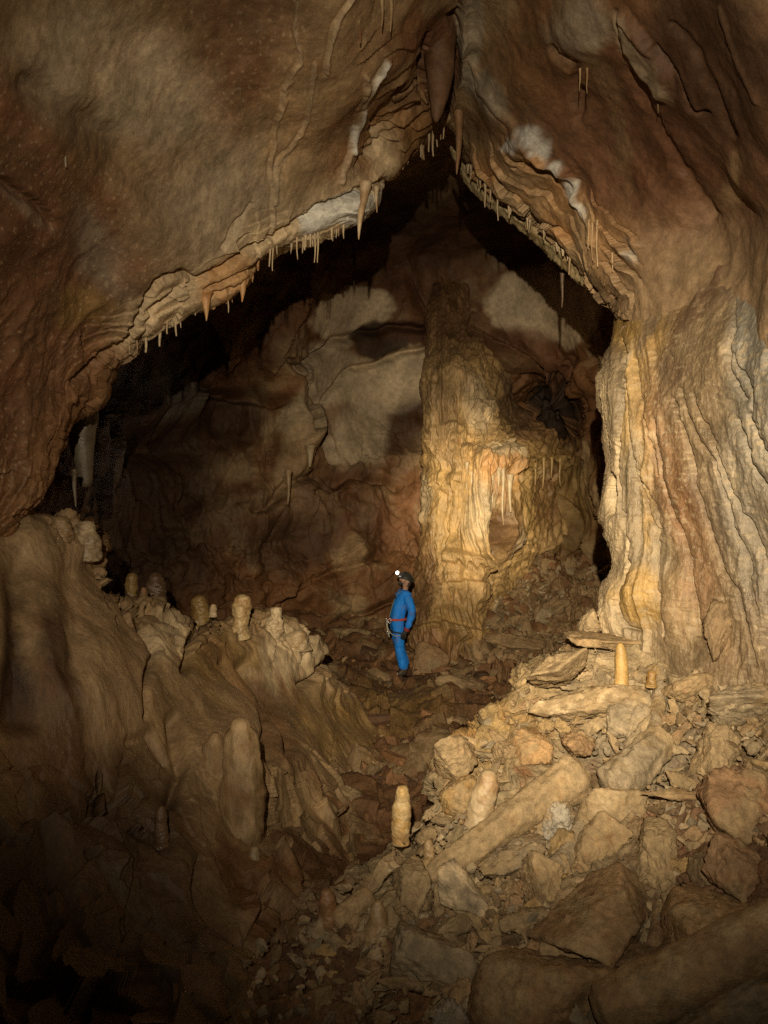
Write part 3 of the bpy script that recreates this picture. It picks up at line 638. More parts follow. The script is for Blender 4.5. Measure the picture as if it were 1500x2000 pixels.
# ---- flowstone mound on the left
MOUND = [(-700,985,-900,2900),(-150,985,-300,2900),(0,990,-60,2900),(75,988,30,2900),(128,1000,100,2850),(172,1012,150,2800),(196,1060,180,2750),(192,1112,200,2700),(248,1158,250,2600),(292,1184,300,2500),(345,1196,350,2400),(388,1214,400,2300),
         (440,1204,450,2200),(520,1196,510,2100),(562,1214,560,2000),(600,1240,600,1900),(632,1282,640,1850),(640,1320,680,1820),(690,1345,740,1800),(740,1400,800,1780)]
D_MOUND = TPS([(-300,990,4.3),(0,1000,5.5),(100,1010,5.8),(190,1090,6.4),(290,1190,7.0),(385,1220,7.3),(480,1210,8.4),(560,1230,8.8),(630,1290,9.4),(100,1150,5.2),(200,1250,5.4),(250,1350,5.3),(200,1430,5.0),(340,1290,6.4),(360,1400,5.9),(300,1480,5.3),(440,1450,5.8),(470,1330,7.3),(540,1400,7.6),
    (560,1480,7.0),(640,1400,9.2),(720,1420,10.0),(760,1440,10.2),(740,1500,9.3),(760,1560,8.9),(700,1560,8.0),(760,1680,7.9),(60,1400,4.6),(0,1600,3.9),(150,1650,4.3),(300,1650,4.8),(430,1650,5.1),(540,1620,6.3),(440,1800,4.6),(560,1750,5.2),(250,1850,3.9),(0,1900,3.2),(400,1950,3.7),(-200,1900,2.7),(0,2500,2.1),(600,1950,4.6),(690,1700,6.9),(-500,1400,3.2)], 0.0005)
def mound_disp(px, py, P, dist):
    wq = np.stack([px - 0.25 * py + 40 * fbm(P, 0.8, 501, 3), py * 0, py * 0.12], 1)
    up = 1 - sstep(1380, 1560, py)
    h = 0.14 * fbm(P, 0.8, 503, 3) + up * 0.045 * (ridged(wq, 0.011, 505, 2) - 0.5) + 0.014 * fbm(P, (6, 6, 2.2), 508, 4, 0.55)
    rough = sstep(1420, 1600, py) * (1 - 0.7 * blob(px, py, 420, 1600, 70, 260, 0, 0.4))
    h += rough * (0.13 * shards(P, 1.7, 511) + 0.06 * shards(P, 4.2, 512))
    rim = (1 - sstep(30, 110, dist)) * sstep(60, 130, px) * (1 - sstep(640, 700, px))
    h += rim * (0.08 * shards(P, 3.0, 515) + 0.03 * noise(P, 9, 516))
    for pts, w, a in (([(385,1225),(372,1270),(360,1310)],7,0.18), ([(300,1270),(292,1340),(288,1400)],7,0.12), ([(205,1130),(260,1200),(290,1260)],10,0.14), ([(150,1120),(160,1200),(150,1300)],26,0.07), ([(50,1100),(60,1250),(40,1400)],30,0.12),
                      ([(490,1290),(540,1380),(560,1470)],14,0.22), ([(440,1290),(500,1370),(520,1480)],10,0.15), ([(635,1290),(610,1325),(590,1340)],6,0.2), ([(250,1450),(300,1435),(340,1480)],12,0.06), ([(345,1400),(360,1480),(340,1560)],12,0.12)):
        h += groove(px + 10 * fbm(P, 2, 521, 3), py, pts, w, a)
    return h
def mound_col(px, py, P, h, dist):
    n1 = fbm(P, 0.8, 561, 4); n2 = fbm(P, (5, 5, 2), 564, 4); n4 = fbm(P, (4, 4, 0.8), 569, 3)
    c = lerp(np.tile(TAN * 0.95, (len(px), 1)), np.tile(BROWN * 1.25, (len(px), 1)), sstep(0.05, 0.5, n1 + 0.5 * n4))
    def put(col, cx, cy, rx, ry, rot=0, st=1.0, soft=0.4):
        nonlocal c
        c = lerp(c, col, st * blob(px + 36 * n1 + 14 * n2, py + 36 * n4, cx, cy, rx, ry, rot, soft))
    put(TAN * np.array([1.1,1.13,1.2]), 190, 1230, 70, 260, -22, 0.8, 0.5); put(TAN * np.array([1.05,1.08,1.15]), 60, 1040, 140, 70, 10, 0.8); put(UMBER, 540, 1330, 20, 120, -25, 0.5); put(UMBER, 130, 1260, 34, 100, -6, 0.8); put(UMBER * 0.7, 40, 1250, 34, 160, 0, 0.85); put(CREAM * 1.25, 340, 1245, 50, 60, 10, 0.9); put(CREAM * 1.15, 575, 1275, 64, 52, 20, 0.9)
    put(OCHRE * 0.75, 440, 1290, 80, 60, 30, 0.7); put(BROWN, 450, 1310, 40, 110, -35, 0.6); put(BROWN * 0.9, 540, 1420, 34, 100, -14, 0.8); put(TAN * 0.95, 345, 1390, 60, 80, 0, 0.7); put(TAN * 0.95, 430, 1500, 55, 130, 0, 0.75)
    put(OCHRE * 0.7, 660, 1420, 80, 60, 20, 0.6); put(UMBER, 240, 1580, 150, 120, 0, 0.7); put(UMBER * 0.7, 100, 1850, 400, 300, 0, 0.85); put(RED * 0.9, 100, 1420, 80, 120, 0, 0.6)  # broad umber at lower left paints the lamp's falloff into the colour
    return c * (1 + 0.35 * n2 + 0.2 * n4)[:, None]
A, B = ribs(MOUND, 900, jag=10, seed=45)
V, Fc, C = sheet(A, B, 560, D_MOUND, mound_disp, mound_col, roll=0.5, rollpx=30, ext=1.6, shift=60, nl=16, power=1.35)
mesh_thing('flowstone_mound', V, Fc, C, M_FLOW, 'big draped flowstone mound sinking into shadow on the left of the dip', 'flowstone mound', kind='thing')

# ================================================================== LOOSE AND HANGING THINGS
def ico(sub):
    bm = bmesh.new(); bmesh.ops.create_icosphere(bm, subdivisions=sub, radius=1)
    v = np.array([x.co[:] for x in bm.verts]); f = np.array([[w.index for w in x.verts] for x in bm.faces]); bm.free()
    return v / np.linalg.norm(v, axis=1, keepdims=True), f
ICO = {k: ico(k) for k in (1, 2, 3, 4, 5, 6)}

def rot(rx, ry, rz):
    return np.array(Euler((math.radians(rx), math.radians(ry), math.radians(rz)), 'XYZ').to_matrix())

def polytope(dirs, rs, boxy=0.25, extra=7, p=16, low=0.72):
    """radius of a rough broken block along each direction"""
    N = [(1,0,0),(-1,0,0),(0,1,0),(0,-1,0),(0,0,1),(0,0,-1)]
    n = np.array(N, float) + rs.normal(0, boxy, (6, 3)); e = rs.normal(0, 1, (extra, 3))
    n = np.concatenate([n, e]); n /= np.linalg.norm(n, axis=1, keepdims=True)
    h = np.concatenate([rs.uniform(0.75, 1.0, 6), rs.uniform(low, 1.3, extra)])
    x = np.maximum(dirs @ n.T, 0) / h
    return 1 / np.maximum((x ** p).sum(1) ** (1 / p), 1e-3)

def rock_geo(size, R, seed, sub=5, boxy=0.34, extra=14, p=70, rough=1.0):
    rs = np.random.RandomState(seed); dirs, f = ICO[sub]
    r = polytope(dirs, rs, boxy, extra, p)
    V = dirs * r[:, None] * np.asarray(size)
    V = V @ R.T
    s = max(size); nrm = dirs / np.asarray(size); nrm = (nrm / np.linalg.norm(nrm, axis=1, keepdims=True)) @ R.T
    q = V + seed * 3.1
    h = rough * (0.10 * min(size[0], size[2]) * fbm(q, 1.6 / s, seed, 3) + 0.05 * min(size) * fbm(q, 5.5 / s, seed + 4, 4, 0.6))
    if sub >= 4:
        h = h - rough * 0.09 * min(size) * sstep(0.75, 1.0, ridged(q, 2.6 / s, seed + 8, 2))
        st = (V @ R)[:, 1] / 0.035 + 1.2 * fbm(q, 3.0 / s, seed + 12, 3); st = st - np.floor(st)
        h = h + rough * 0.012 * (st - 0.5) + rough * 0.010 * fbm(q, 20, seed + 14, 3, 0.65) + rough * 0.012 * shards(q, 6.0, seed % 50)
    return V + nrm * h[:, None], f

def rock_col(V, col, seed, mottle=0.3, dust=None):
    n1 = fbm(V, 4, seed + 31, 3); n2 = fbm(V, 14, seed + 37, 3)
    col = np.asarray(col); clay = np.array([0.375, 0.270, 0.145])
    if seed < 400: col = col + (clay - col) * (0.64 if 100 <= seed < 320 else 0.48)
    else: col = col + (clay - col) * 0.12
    c = lerp(np.tile(col, (len(V), 1)), np.tile(col * np.array([0.66, 0.56, 0.47]), (len(V), 1)), sstep(0.0, 0.55, n1 + 0.5 * n2))
    if seed < 400: c = lerp(c, clay * 1.05, 0.8 * sstep(0.0, 0.35, n1 - 0.3 * n2 + 0.06))
    if dust is not None: c = lerp(c, dust, 0.7 * sstep(0.1, 0.4, n2 - 0.4 * n1))
    return c * (1 + mottle * n2)[:, None]

RS = random.Random(7)
def rock(name, px, py, w, h, t, roll, col, label, cat='rock', tilt=-25, yaw=0, seed=0, sink=0.25, depth=None, group=None, mat=None, dust=None, **kw):
    d = float((depth or D_SLOPE)(np.array([float(px)]), np.array([float(py)]))[0]) if not isinstance(depth, (int, float)) else depth
    k = d / F; T = t if t > 0.02 else 0.1
    size = (w * k / 2, T / 2, h * k / 2)
    R = rot(0, roll, 0) @ rot(tilt, 0, yaw)
    V, f = rock_geo(size, R, seed, **kw)
    c = np.array(PT(px, py, d - T * (0.5 - sink)))
    V = V + c
    return mesh_thing(name, V, f, rock_col(V, col, seed, dust=dust), mat or M_ROCK, label, cat, group)

def tube_geo(pts, rad, n=28, seed=0, rough=0.12, flute=0.0, squash=1.0, cap=0.6):
    """closed uneven tube through pts (M,3) with radii rad (M,)"""
    pts = np.asarray(pts, float); m = len(pts)
    tan = np.gradient(pts, axis=0); tan /= np.linalg.norm(tan, axis=1, keepdims=True)
    up = np.array([0, 1.0, 0]) if abs(tan[m//2][1]) < 0.8 else np.array([1.0, 0, 0])
    a = np.cross(tan, up); a /= np.linalg.norm(a, axis=1, keepdims=True); b = np.cross(a, tan)
    th = np.linspace(0, 2 * math.pi, n, endpoint=False)
    ring = a[:, None] * np.cos(th)[None, :, None] + b[:, None] * squash * np.sin(th)[None, :, None]
    R = np.asarray(rad)[:, None] * np.ones((1, n))
    V = pts[:, None] + ring * R[..., None]
    r0 = float(np.max(rad)); q = V.reshape(-1, 3)
    hh = rough * (fbm(q, 0.8 / r0, seed, 3) + 0.5 * fbm(q, 3.0 / r0, seed + 5, 3)).reshape(m, n)
    if flute: hh = hh + flute * np.cos(th * 7 + 2 * noise(pts, 1 / r0, seed)[:, None]) * 0.5
    V = pts[:, None] + ring * (R * (1 + hh))[..., None]
    ends = np.array([V[0].mean(0) - tan[0] * rad[0] * cap * 0.4, V[-1].mean(0) + tan[-1] * rad[-1] * cap * 0.4])
    i, j = np.meshgrid(np.arange(m - 1), np.arange(n), indexing='ij'); j2 = (j + 1) % n
    q4 = np.stack([i*n+j, i*n+j2, (i+1)*n+j2, (i+1)*n+j], -1).reshape(-1, 4)
    tri = np.concatenate([q4[:, [0, 1, 2]], q4[:, [0, 2, 3]]])
    k = np.arange(n); k2 = (k + 1) % n; z = m * n
    tri = np.concatenate([tri, np.stack([k2, k, 0*k + z], 1), np.stack([(m-1)*n + k, (m-1)*n + k2, 0*k + z + 1], 1)])
    return np.concatenate([V.reshape(-1, 3), ends]), tri

def log_rock(name, p0, p1, w0, w1, col, label, cat='broken stalagmite', seed=0, lift=0.4, bend=0.0, m=70, d0=None, d1=None, rough=0.16, flute=0.05, squash=0.9, dust=None, mat=None):
    D = lambda p: float(D_SLOPE(np.array([float(p[0])]), np.array([float(p[1])]))[0])
    d0 = d0 or D(p0); d1 = d1 or D(p1)
    a = np.array(PT(*p0, d0 - lift * w0 * d0 / F)); b = np.array(PT(*p1, d1 - lift * w1 * d1 / F))
    t = np.linspace(0, 1, m)[:, None]; pts = a + (b - a) * t
    side = np.cross(b - a, [0, 1, 0]); side /= np.linalg.norm(side)
    pts = pts + side * bend * np.linalg.norm(b - a) * np.sin(t * math.pi)
    rad = (w0 * d0 + (w1 * d1 - w0 * d0) * t[:, 0]) / F / 2
    e = np.minimum(np.arange(m), np.arange(m)[::-1]) / m
    rad = rad * (0.72 + 0.28 * sstep(0, 0.04, e))
    V, f = tube_geo(pts, rad, 40, seed, rough, flute, squash)
    return mesh_thing(name, V, f, rock_col(V, col, seed, dust=dust), mat or M_ROCK, label, cat)

# ---- the named broken pieces on the slope
RUB = np.array([0.93, 0.99, 1.06])
rock('rock_slab', 1205, 1250, 225, 24, 0.42, 2, TAN * 0.85, 'thin grey-tan slab overhanging a black gap at the foot of the flowstone column', 'slab', 3, 4, 1, 0.6, boxy=0.08)
rock('rock_slab', 1158, 1372, 190, 56, 0.35, -7, TAN * RUB, 'long tan slab with a cream edge below the yellow stalagmite', 'slab', -35, 8, 2, dust=CREAM)
rock('rock_slab', 1232, 1398, 104, 92, 0.16, 8, GREY * 1.1, 'grey angular slab with a fringed lower edge under the long tan slab', 'slab', -35, -10, 3, 0.15)
log_rock('broken_column', (1292,1340), (1276,1448), 34, 30, GREY * 1.25, 'narrow upright grey column stump beside the fringed slab', 'broken column', 4)
log_rock('broken_column', (1300,1440), (1196,1545), 62, 88, GREY * 1.15, 'fluted grey column piece lying right of the big log end', 'broken column', 5, flute=0.16, rough=0.22)
rock('rock_block', 1036, 1464, 82, 74, 0.3, 3, ORANGE * 0.95, 'square orange-tan block set in the slope above the big log', 'block', -25, 12, 6, 0.35, boxy=0.1)
rock('rock_block', 984, 1472, 40, 52, 0.25, -6, TAN * 0.8, 'small dark-sided block left of the square orange block', 'block', -20, 15, 7)
rock('rock_block', 1126, 1452, 48, 50, 0.25, 30, BROWN * 1.5, 'small brown triangular block above the upper end of the big log', 'block', -20, -8, 8)
log_rock('broken_stalagmite', (838,1712), (1138,1508), 46, 84, TAN * 1.08 * RUB, 'big pale tan stalagmite log lying diagonally across the rubble', seed=9, m=130, lift=0.7, rough=0.15, flute=0.09, squash=0.8)
rock('rock_slab', 1010, 1668, 150, 56, 0.3, -22, GREY * 0.85, 'grey-brown slab wedged under the lower side of the big log', 'slab', -15, 5, 10)
log_rock('broken_stalagmite', (1062,1718), (1160,1558), 46, 40, GREY * 1.1, 'thin curved grey stalagmite leaning against the white rock', seed=11, bend=-0.08)
rock('rock_block', 1088, 1594, 62, 84, 0.25, 12, WHITE * 0.72, 'whitish crumbly rock under the upper end of the big log', 'rock', -20, 10, 12, rough=1.6)
rock('rock_slab', 1206, 1578, 100, 80, 0.2, -4, CREAM * 0.85, 'cream-grey flat slab with ragged edge right of the white rock', 'slab', -30, -6, 13)
rock('rock_slab', 1166, 1656, 150, 72, 0.22, -46, TAN * 0.95, 'thick tan slab lying slantwise below the cream-grey slab', 'slab', -25, 8, 14, 0.3)
rock('rock_slab', 1060, 1722, 66, 84, 0.25, 18, TAN * 0.72, 'pointed tan slab with a dark shadow under its tip', 'slab', -20, 20, 15)
rock('rock_block', 1280, 1685, 76, 140, 0.25, 12, TAN * 0.85 * RUB, 'stout tan chunk standing upright in the middle of the right rubble', 'block', -25, 10, 16, 0.3)
rock('boulder', 1160, 1790, 200, 120, 0.5, -10, BROWN * 1.3, 'broad brown boulder with a rounded top below the thick tan slab', 'boulder', -20, 5, 17, 0.42)
rock('rock_slab', 912, 1752, 150, 74, 0.22, 40, GREY * 1.15, 'grey slab with pale rim lying below the foot of the big log', 'slab', -25, -8, 18, 0.2, dust=CREAM)
rock('rock_block', 806, 1724, 72, 72, 0.3, 16, TAN * 0.85 * RUB, 'tan wedge block left of the foot of the big log', 'block', -20, 0, 19)
rock('rock_block', 1402, 1464, 70, 96, 0.25, 14, TAN * RUB, 'upright tan block at the right above the red block', 'block', -20, -12, 20)
rock('rock_slab', 1462, 1378, 150, 58, 0.4, -8, GREY * 1.05, 'grey slab overhanging a dark hollow near the right edge', 'slab', -45, 0, 21, 0.15)
rock('rock_slab', 1310, 1462, 84, 20, 0.12, 10, CREAM * 0.9, 'pale narrow sliver lying beside the fluted column piece', 'slab', -30, 0, 22)
rock('boulder', 1452, 1575, 150, 150, 0.4, 14, RED * 1.9, 'large reddish block with a flat face at the right edge', 'boulder', -35, -14, 23, 0.4)
rock('rock_block', 1384, 1712, 40, 110, 0.25, 8, UMBER * 0.8, 'dark upright spike of rock beside the red slab', 'rock', -10, 20, 24)
rock('rock_slab', 1455, 1712, 150, 100, 0.25, 24, RED * 1.6, 'dull red slab tilted above the orange boulder', 'slab', -25, 0, 25)
rock('boulder', 1390, 1822, 190, 140, 0.45, -16, ORANGE * 0.75, 'smooth orange-brown boulder above the long dark log', 'boulder', -20, 8, 26, 0.4, p=24)
log_rock('broken_stalagmite', (1278,1850), (1288,1768), 32, 26, RED * 2.0, 'small reddish stump left of the orange-brown boulder', seed=27)
log_rock('broken_column', (1170,1985), (1590,1790), 110, 120, BROWN * 1.35, 'long dark brown log of rock across the bottom right corner', 'broken column', 28, m=130, lift=0.8, rough=0.09)
rock('rock_slab', 1440, 1975, 330, 120, 0.3, -26, GREY * 0.8, 'grey slab under the long dark log in the bottom right corner', 'slab', -25, 0, 29, 0.1)
rock('boulder', 1050, 1945, 240, 150, 0.5, 10, BROWN * 1.6, 'large smooth brown boulder at the bottom middle of the slope', 'boulder', -25, 0, 30, 0.42, p=24)
rock('rock_slab', 850, 1885, 230, 110, 0.3, 24, GREY * 0.72, 'wide dull grey slab left of the large smooth brown boulder', 'slab', -30, 0, 31, 0.4)
rock('rock_block', 880, 1988, 70, 56, 0.2, 0, WHITE * 0.5, 'whitish lump at the bottom edge below the wide dull grey slab', 'rock', -20, 0, 32, rough=2.0)
log_rock('broken_stalagmite', (652,1800), (724,1748), 42, 40, TAN * 0.9, 'short tan log behind the red-brown stalagmite', seed=33)
rock('rock_slab', 1408, 1222, 60, 104, 0.16, 22, UMBER * 1.5, 'dark slab leaning against the base of the flowstone column', 'slab', -8, 20, 34, 0.2, depth=5.2)
rock('rock_slab', 1350, 1345, 110, 44, 0.3, -10, TAN * 0.85, 'flat tan slab between the yellow stump and the right edge', 'slab', -40, 0, 35)
rock('rock_slab', 900, 1560, 78, 70, 0.25, 10, OCHRE * 0.8, 'ochre slab on the rim of the slope left of the pale stalagmite', 'slab', -25, 0, 36)
rock('boulder', 1085, 1310, 110, 56, 0.5, -14, TAN * RUB, 'rounded tan boulder on the rim below the thin overhanging slab', 'boulder', -25, 0, 37, 0.12)
rock('boulder', 885, 1480, 90, 70, 0.5, -30, TAN * 0.95 * RUB, 'rounded tan boulder on the rim above the ochre slab', 'boulder', -25, 0, 38, 0.12)

# ---- smaller stones strewn over the slope, each its own thing
LAND = [(1213,1295,'the yellow stalagmite'),(955,1555,'the pale stalagmite'),(785,1600,'the ivory stalagmite'),(985,1610,'the big log'),(1232,1398,'the fringed grey slab'),(1158,1372,'the long tan slab'),(1206,1578,'the cream-grey slab'),
        (1160,1782,'the broad brown boulder'),(1390,1822,'the orange-brown boulder'),(1442,1575,'the large reddish block'),(1268,1685,'the stout tan chunk'),(1402,1464,'the upright tan block'),(910,1755,'the pale-rimmed slab'),(1060,1722,'the pointed tan slab'),
        (1036,1464,'the square orange block'),(640,1800,'the red-brown stalagmite'),(1060,1930,'the smooth brown boulder'),(850,1878,'the wide dull slab'),(1085,1300,'the rim boulder'),(1462,1378,'the overhanging grey slab'),(1270,1495,'the fluted column piece'),(1384,1712,'the dark spike'),(885,1480,'the tan rim boulder'),(1360,1905,'the long dark log')]
def scatter_label(px, py, shade, shape, noun, used):
    L = sorted(LAND, key=lambda l: (l[0] - px) ** 2 + (l[1] - py) ** 2)
    def way(l):
        dx, dy = px - l[0], py - l[1]
        return ('right of' if dx > 0 else 'left of') if abs(dx) > abs(dy) else ('below' if dy > 0 else 'above')
    for a, b in ((0, 1), (0, 2), (1, 2), (0, 3), (1, 3), (2, 3), (0, 4)):
        s = '%s %s %s %s %s, near %s' % (shade, shape, noun, way(L[a]), L[a][2], L[b][2])
        if s not in used: used.add(s); return s
    return None
used = set(); placed = []
rs = np.random.RandomState(11)
SHADES = [('tan', TAN * RUB), ('grey', GREY * 1.05), ('cream', CREAM * 0.85), ('ochre', OCHRE * 0.85), ('brown', BROWN * 1.6), ('reddish', RED * 1.9)]
tries = 0; n_sc = 0
while n_sc < 270 and tries < 9000:
    tries += 1
    px = rs.uniform(600, 1530); py = rs.uniform(1290, 1990) if n_sc < 190 else rs.uniform(1650, 1990)
    rim = np.interp(px, [600, 690, 760, 840, 850, 950, 1020, 1110, 1200], [1760, 1705, 1670, 1580, 1510, 1400, 1320, 1262, 1262])
    if py < rim + 14: continue
    w = 16 + 52 * rs.beta(1.3, 2.4) * (0.7 + 0.6 * (py - 1250) / 700)
    if any((px - x) ** 2 + (py - y) ** 2 < (0.33 * (w + q)) ** 2 for x, y, q in placed): continue
    shape = rs.choice(['flat', 'angular', 'long', 'upright']); asp = {'flat': (1.5, 0.5), 'angular': (1, 0.85), 'long': (2.2, 0.42), 'upright': (0.55, 1.5)}[shape]
    pr = [0.36, 0.16, 0.18, 0.14, 0.10, 0.06] if py < 1720 and px < 1360 else [0.16, 0.14, 0.04, 0.10, 0.34, 0.22]
    si = rs.choice(6, p=pr); nm, col = SHADES[si]
    big = 'broad' if w > 52 else ('medium' if w > 34 else 'small')
    lab = scatter_label(px, py, big + ' ' + nm, shape, 'stone', used)
    if not lab: continue
    placed.append((px, py, w)); n_sc += 1
    rock('stone', px, py, w * asp[0] * 1.15, w * asp[1] * 1.15, w * 4.6 / F * (rs.uniform(0.5, 0.9) if shape == 'angular' else rs.uniform(0.18, 0.4)), rs.uniform(-50, 30) - 8, col * rs.uniform(0.8, 1.1), lab, 'stone', rs.uniform(-60, -20), rs.uniform(-28, 28), 100 + n_sc, rs.uniform(0.25, 0.5), group='stones strewn over the rubble slope', sub=4)

# ---- rubble too fine to count
def chips(name, region, depth, n, smin, smax, cols, label, seed, lift=0.0):
    rs = np.random.RandomState(seed); dirs, f = ICO[2]; VV, FF, CC = [], [], []
    k = 0
    while k < n:
        px, py = rs.uniform(region[0], region[2]), rs.uniform(region[1], region[3])
        if len(region) > 4 and not region[4](px, py): continue
        d = float(depth(np.array([px]), np.array([py]))[0]); s = smin + (smax - smin) * rs.beta(0.9, 3.5)
        size = s * np.array([rs.uniform(0.7, 1.5), rs.uniform(0.35, 0.9), rs.uniform(0.35, 0.9)])
        V = dirs * polytope(dirs, rs, 0.3, 4, 24)[:, None] * size @ rot(*rs.uniform(-60, 60, 3)).T + np.array(PT(px, py, d - lift))
        VV.append(V); FF.append(f + k * len(dirs)); CC.append(np.tile(cols[rs.randint(len(cols))] * rs.uniform(0.7, 1.15), (len(dirs), 1))); k += 1
    V = np.concatenate(VV)
    return mesh_thing(name, V, np.concatenate(FF), np.concatenate(CC), M_ROCK, label, 'rubble', kind='stuff', smooth=False)
def on_slope(px, py):
    return py > np.interp(px, [440, 560, 690, 760, 840, 850, 950, 1020, 1110, 1200], [1890, 1800, 1705, 1670, 1580, 1510, 1400, 1320, 1262, 1252]) + 6
chips('rubble', (440, 1250, 1560, 2030, on_slope), D_SLOPE, 2200, 0.006, 0.06, [TAN * RUB, TAN * 0.85 * RUB, TAN * 0.72, GREY * np.array([1.0, .95, .85]), CREAM * 0.8, TAN * 0.5], 'loose chips and crumbs of rock lying between the slabs of the near slope', 5, 0.02)
chips('rubble', (560, 1180, 960, 1600), D_FLOOR, 700, 0.02, 0.20, [BROWN * 1.2, TAN * 0.8, UMBER * 1.5, BROWN * 1.6], 'loose brown stones covering the floor of the dip', 6, 0.02)
D_DEBRIS = TPS([(940,1090,16.4),(1060,1085,17.0),(1180,1080,16.0),(950,1180,15.2),(1060,1180,15.4),(1180,1180,14.8),(930,1270,13.6),(1060,1260,13.8),(1180,1240,13.6),(1040,1340,12.6)])
A, B = ribs([(905,1130,905,1420),(940,1100,935,1420),(1000,1085,990,1420),(1060,1092,1060,1420),(1130,1110,1140,1420),(1230,1130,1230,1420)], 240, jag=8, seed=77)
V, Fc, C = sheet(A, B, 240, D_DEBRIS, lambda px, py, P, d: 0.32 * shards(P, 1.2, 701) + 0.20 * shards(P, 2.8, 702) + 0.09 * shards(P, 6, 704) + 0.03 * fbm(P, 7, 703, 3),
                 lambda px, py, P, h, d: lerp(np.tile(TAN * 0.95, (len(px), 1)), np.tile(BROWN * 1.2, (len(px), 1)), sstep(-0.2, 0.4, fbm(P, 1.8, 705, 4))), roll=0.6, rollpx=20, ext=1.0, shift=20, nl=8)
mesh_thing('hill', V, Fc, C, M_GROUND, 'heap of fallen brown debris between the golden pillar and the furrowed column', 'heap', kind='structure')
chips('rubble', (915, 1100, 1190, 1330), D_DEBRIS, 900, 0.03, 0.24, [TAN * 1.0, TAN * 0.85, BROWN * 1.5, TAN * 0.7, CREAM * 0.85], 'jumble of small broken stones on the debris heap behind the slope', 8, 0.15)
for k, (px, py, w, h, col, lab) in enumerate([(1085,1195,60,44,TAN * 0.95,'pale boulder in the middle of the debris heap'),(1020,1262,110,40,BROWN * 1.4,'broad flat brown slab at the foot of the debris heap'),(985,1160,40,26,TAN * 0.8,'tan block on the left flank of the debris heap'),(1130,1150,44,30,BROWN * 1.4,'brown block on the right flank of the debris heap'),
        (1040,1135,30,24,TAN * 0.8,'small tan block near the top of the debris heap'),(960,1215,50,28,TAN * 0.7,'flat stone beside the foot of the golden pillar'),(1150,1222,40,44,CREAM * 0.75,'cream rounded stone beside the base of the furrowed column')]):
    rock('boulder' if w > 50 else 'stone', px, py, w, h, w * 14 / F * 0.7, RS.uniform(-25, 25), col, lab, 'boulder' if w > 50 else 'stone', -25, RS.uniform(-20, 20), 300 + k, 0.3, depth=D_DEBRIS if k < 6 else 6.3)
for k, (px, py, w, h, col, lab) in enumerate([(780,1352,110,60,BROWN * 1.4,'rounded brown rock the caver stands on'),(840,1300,90,70,BROWN * 1.5,'brown boulder right behind the boots of the caver'),(690,1240,90,26,UMBER * 1.6,'long dark slab on the slope left of the caver'),(650,1190,70,30,BROWN * 1.1,'dark block at the foot of the chamber wall left of the caver'),
        (720,1200,60,24,BROWN * 1.3,'brown slab just left of the waist of the caver'),(640,1360,46,26,TAN * 0.8,'tan stone at the right foot of the mound'),(763,1416,16,12,CREAM,'tiny pale stone lying in front of the brown standing rock'),(880,1420,90,40,BROWN * 1.1,'dark brown boulder in the dip below the golden pillar'),
        (905,1340,100,40,UMBER * 1.6,'dark flat boulder in the shade right of the caver'),(700,1470,80,40,BROWN * 1.2,'brown boulder half way down the dip'),(600,1540,70,44,BROWN * 1.1,'dark boulder beside the tall pointed pillar'),(680,1560,90,50,UMBER * 1.7,'dark angular boulder at the bottom of the dip')]):
    dd = {0: 12.75, 1: 13.4}.get(k, D_FLOOR)
    rock('boulder' if w > 50 else 'stone', px, py, w, h, w * 11 / F * 0.8, RS.uniform(-12, 12), col, lab, 'boulder' if w > 50 else 'stone', -20, RS.uniform(-20, 20), 340 + k, 0.35, depth=dd, p=10)

# ---- standing stalagmites
def stalagmite(px, ytop, ybase, w, d, col, label, cat='stalagmite', name='stalagmite', seed=0, prof=((0,0.35),(0.06,0.62),(0.2,0.85),(0.6,0.98),(0.82,1.06),(1,1.22)), lean=0, rough=0.22, flute=0.0, mat=None, dust=None):
    if 410 <= seed <= 420: ytop += (0.10 if seed == 415 else 0.24) * (ybase - ytop); rough += 0.10
    m = 60; t = np.linspace(0, 1, m); H = (ybase - ytop) * d / F * 1.22; r = w * d / F / 2
    top = np.array(PT(px, ytop, d)); pts = top[None] + np.stack([lean * t * H + 0.014 * H * np.sin(t * 5 + seed), 0 * t, -t * H], 1)
    P_ = np.array(prof); rad = r * np.interp(t, P_[:, 0], P_[:, 1]) * (1 + 0.022 * np.sin(t * H / 0.035 + 3 * np.sin(t * 9 + seed))) 
    V, f = tube_geo(pts, rad, 36, seed, rough, flute, 1.0)
    return mesh_thing(name, V, f, rock_col(V, col, seed, 0.25, dust), mat or M_CALC, label, cat)
stalagmite(1213, 1257, 1340, 27, 5.5, OCHRE * 1.05, 'smooth yellow stalagmite standing on the slope in front of the column', seed=401, rough=0.05)
stalagmite(1272, 1310, 1336, 20, 5.3, OCHRE * 0.8, 'short yellow-brown stump right of the yellow stalagmite', seed=402)
stalagmite(784, 1536, 1628, 36, 4.9, CREAM * np.array([1, .93, .75]), 'ivory stalagmite with a narrow tip on the left rim of the slope', seed=403, prof=((0,0.5),(0.05,0.66),(0.3,0.85),(0.5,1.0),(0.8,1.0),(1,0.9)), dust=OCHRE)
stalagmite(955, 1506, 1612, 52, 4.72, CREAM * 0.95, 'pale blunt stalagmite standing behind the big log', seed=404, lean=-0.16)
stalagmite(905, 1630, 1668, 22, 4.6, CREAM * 0.8, 'small cream cone left of the big log', seed=405)
stalagmite(838, 1640, 1690, 24, 4.6, TAN, 'small tan cone on the rim right of the ivory stalagmite', seed=406)
stalagmite(640, 1738, 1852, 40, 4.3, BROWN * 1.35, 'red-brown stalagmite with a bulging waist at the lower edge of the slope', seed=407, rough=0.25, prof=((0,0.5),(0.1,0.75),(0.4,1.0),(0.6,0.8),(0.8,0.7),(1,1.0)))
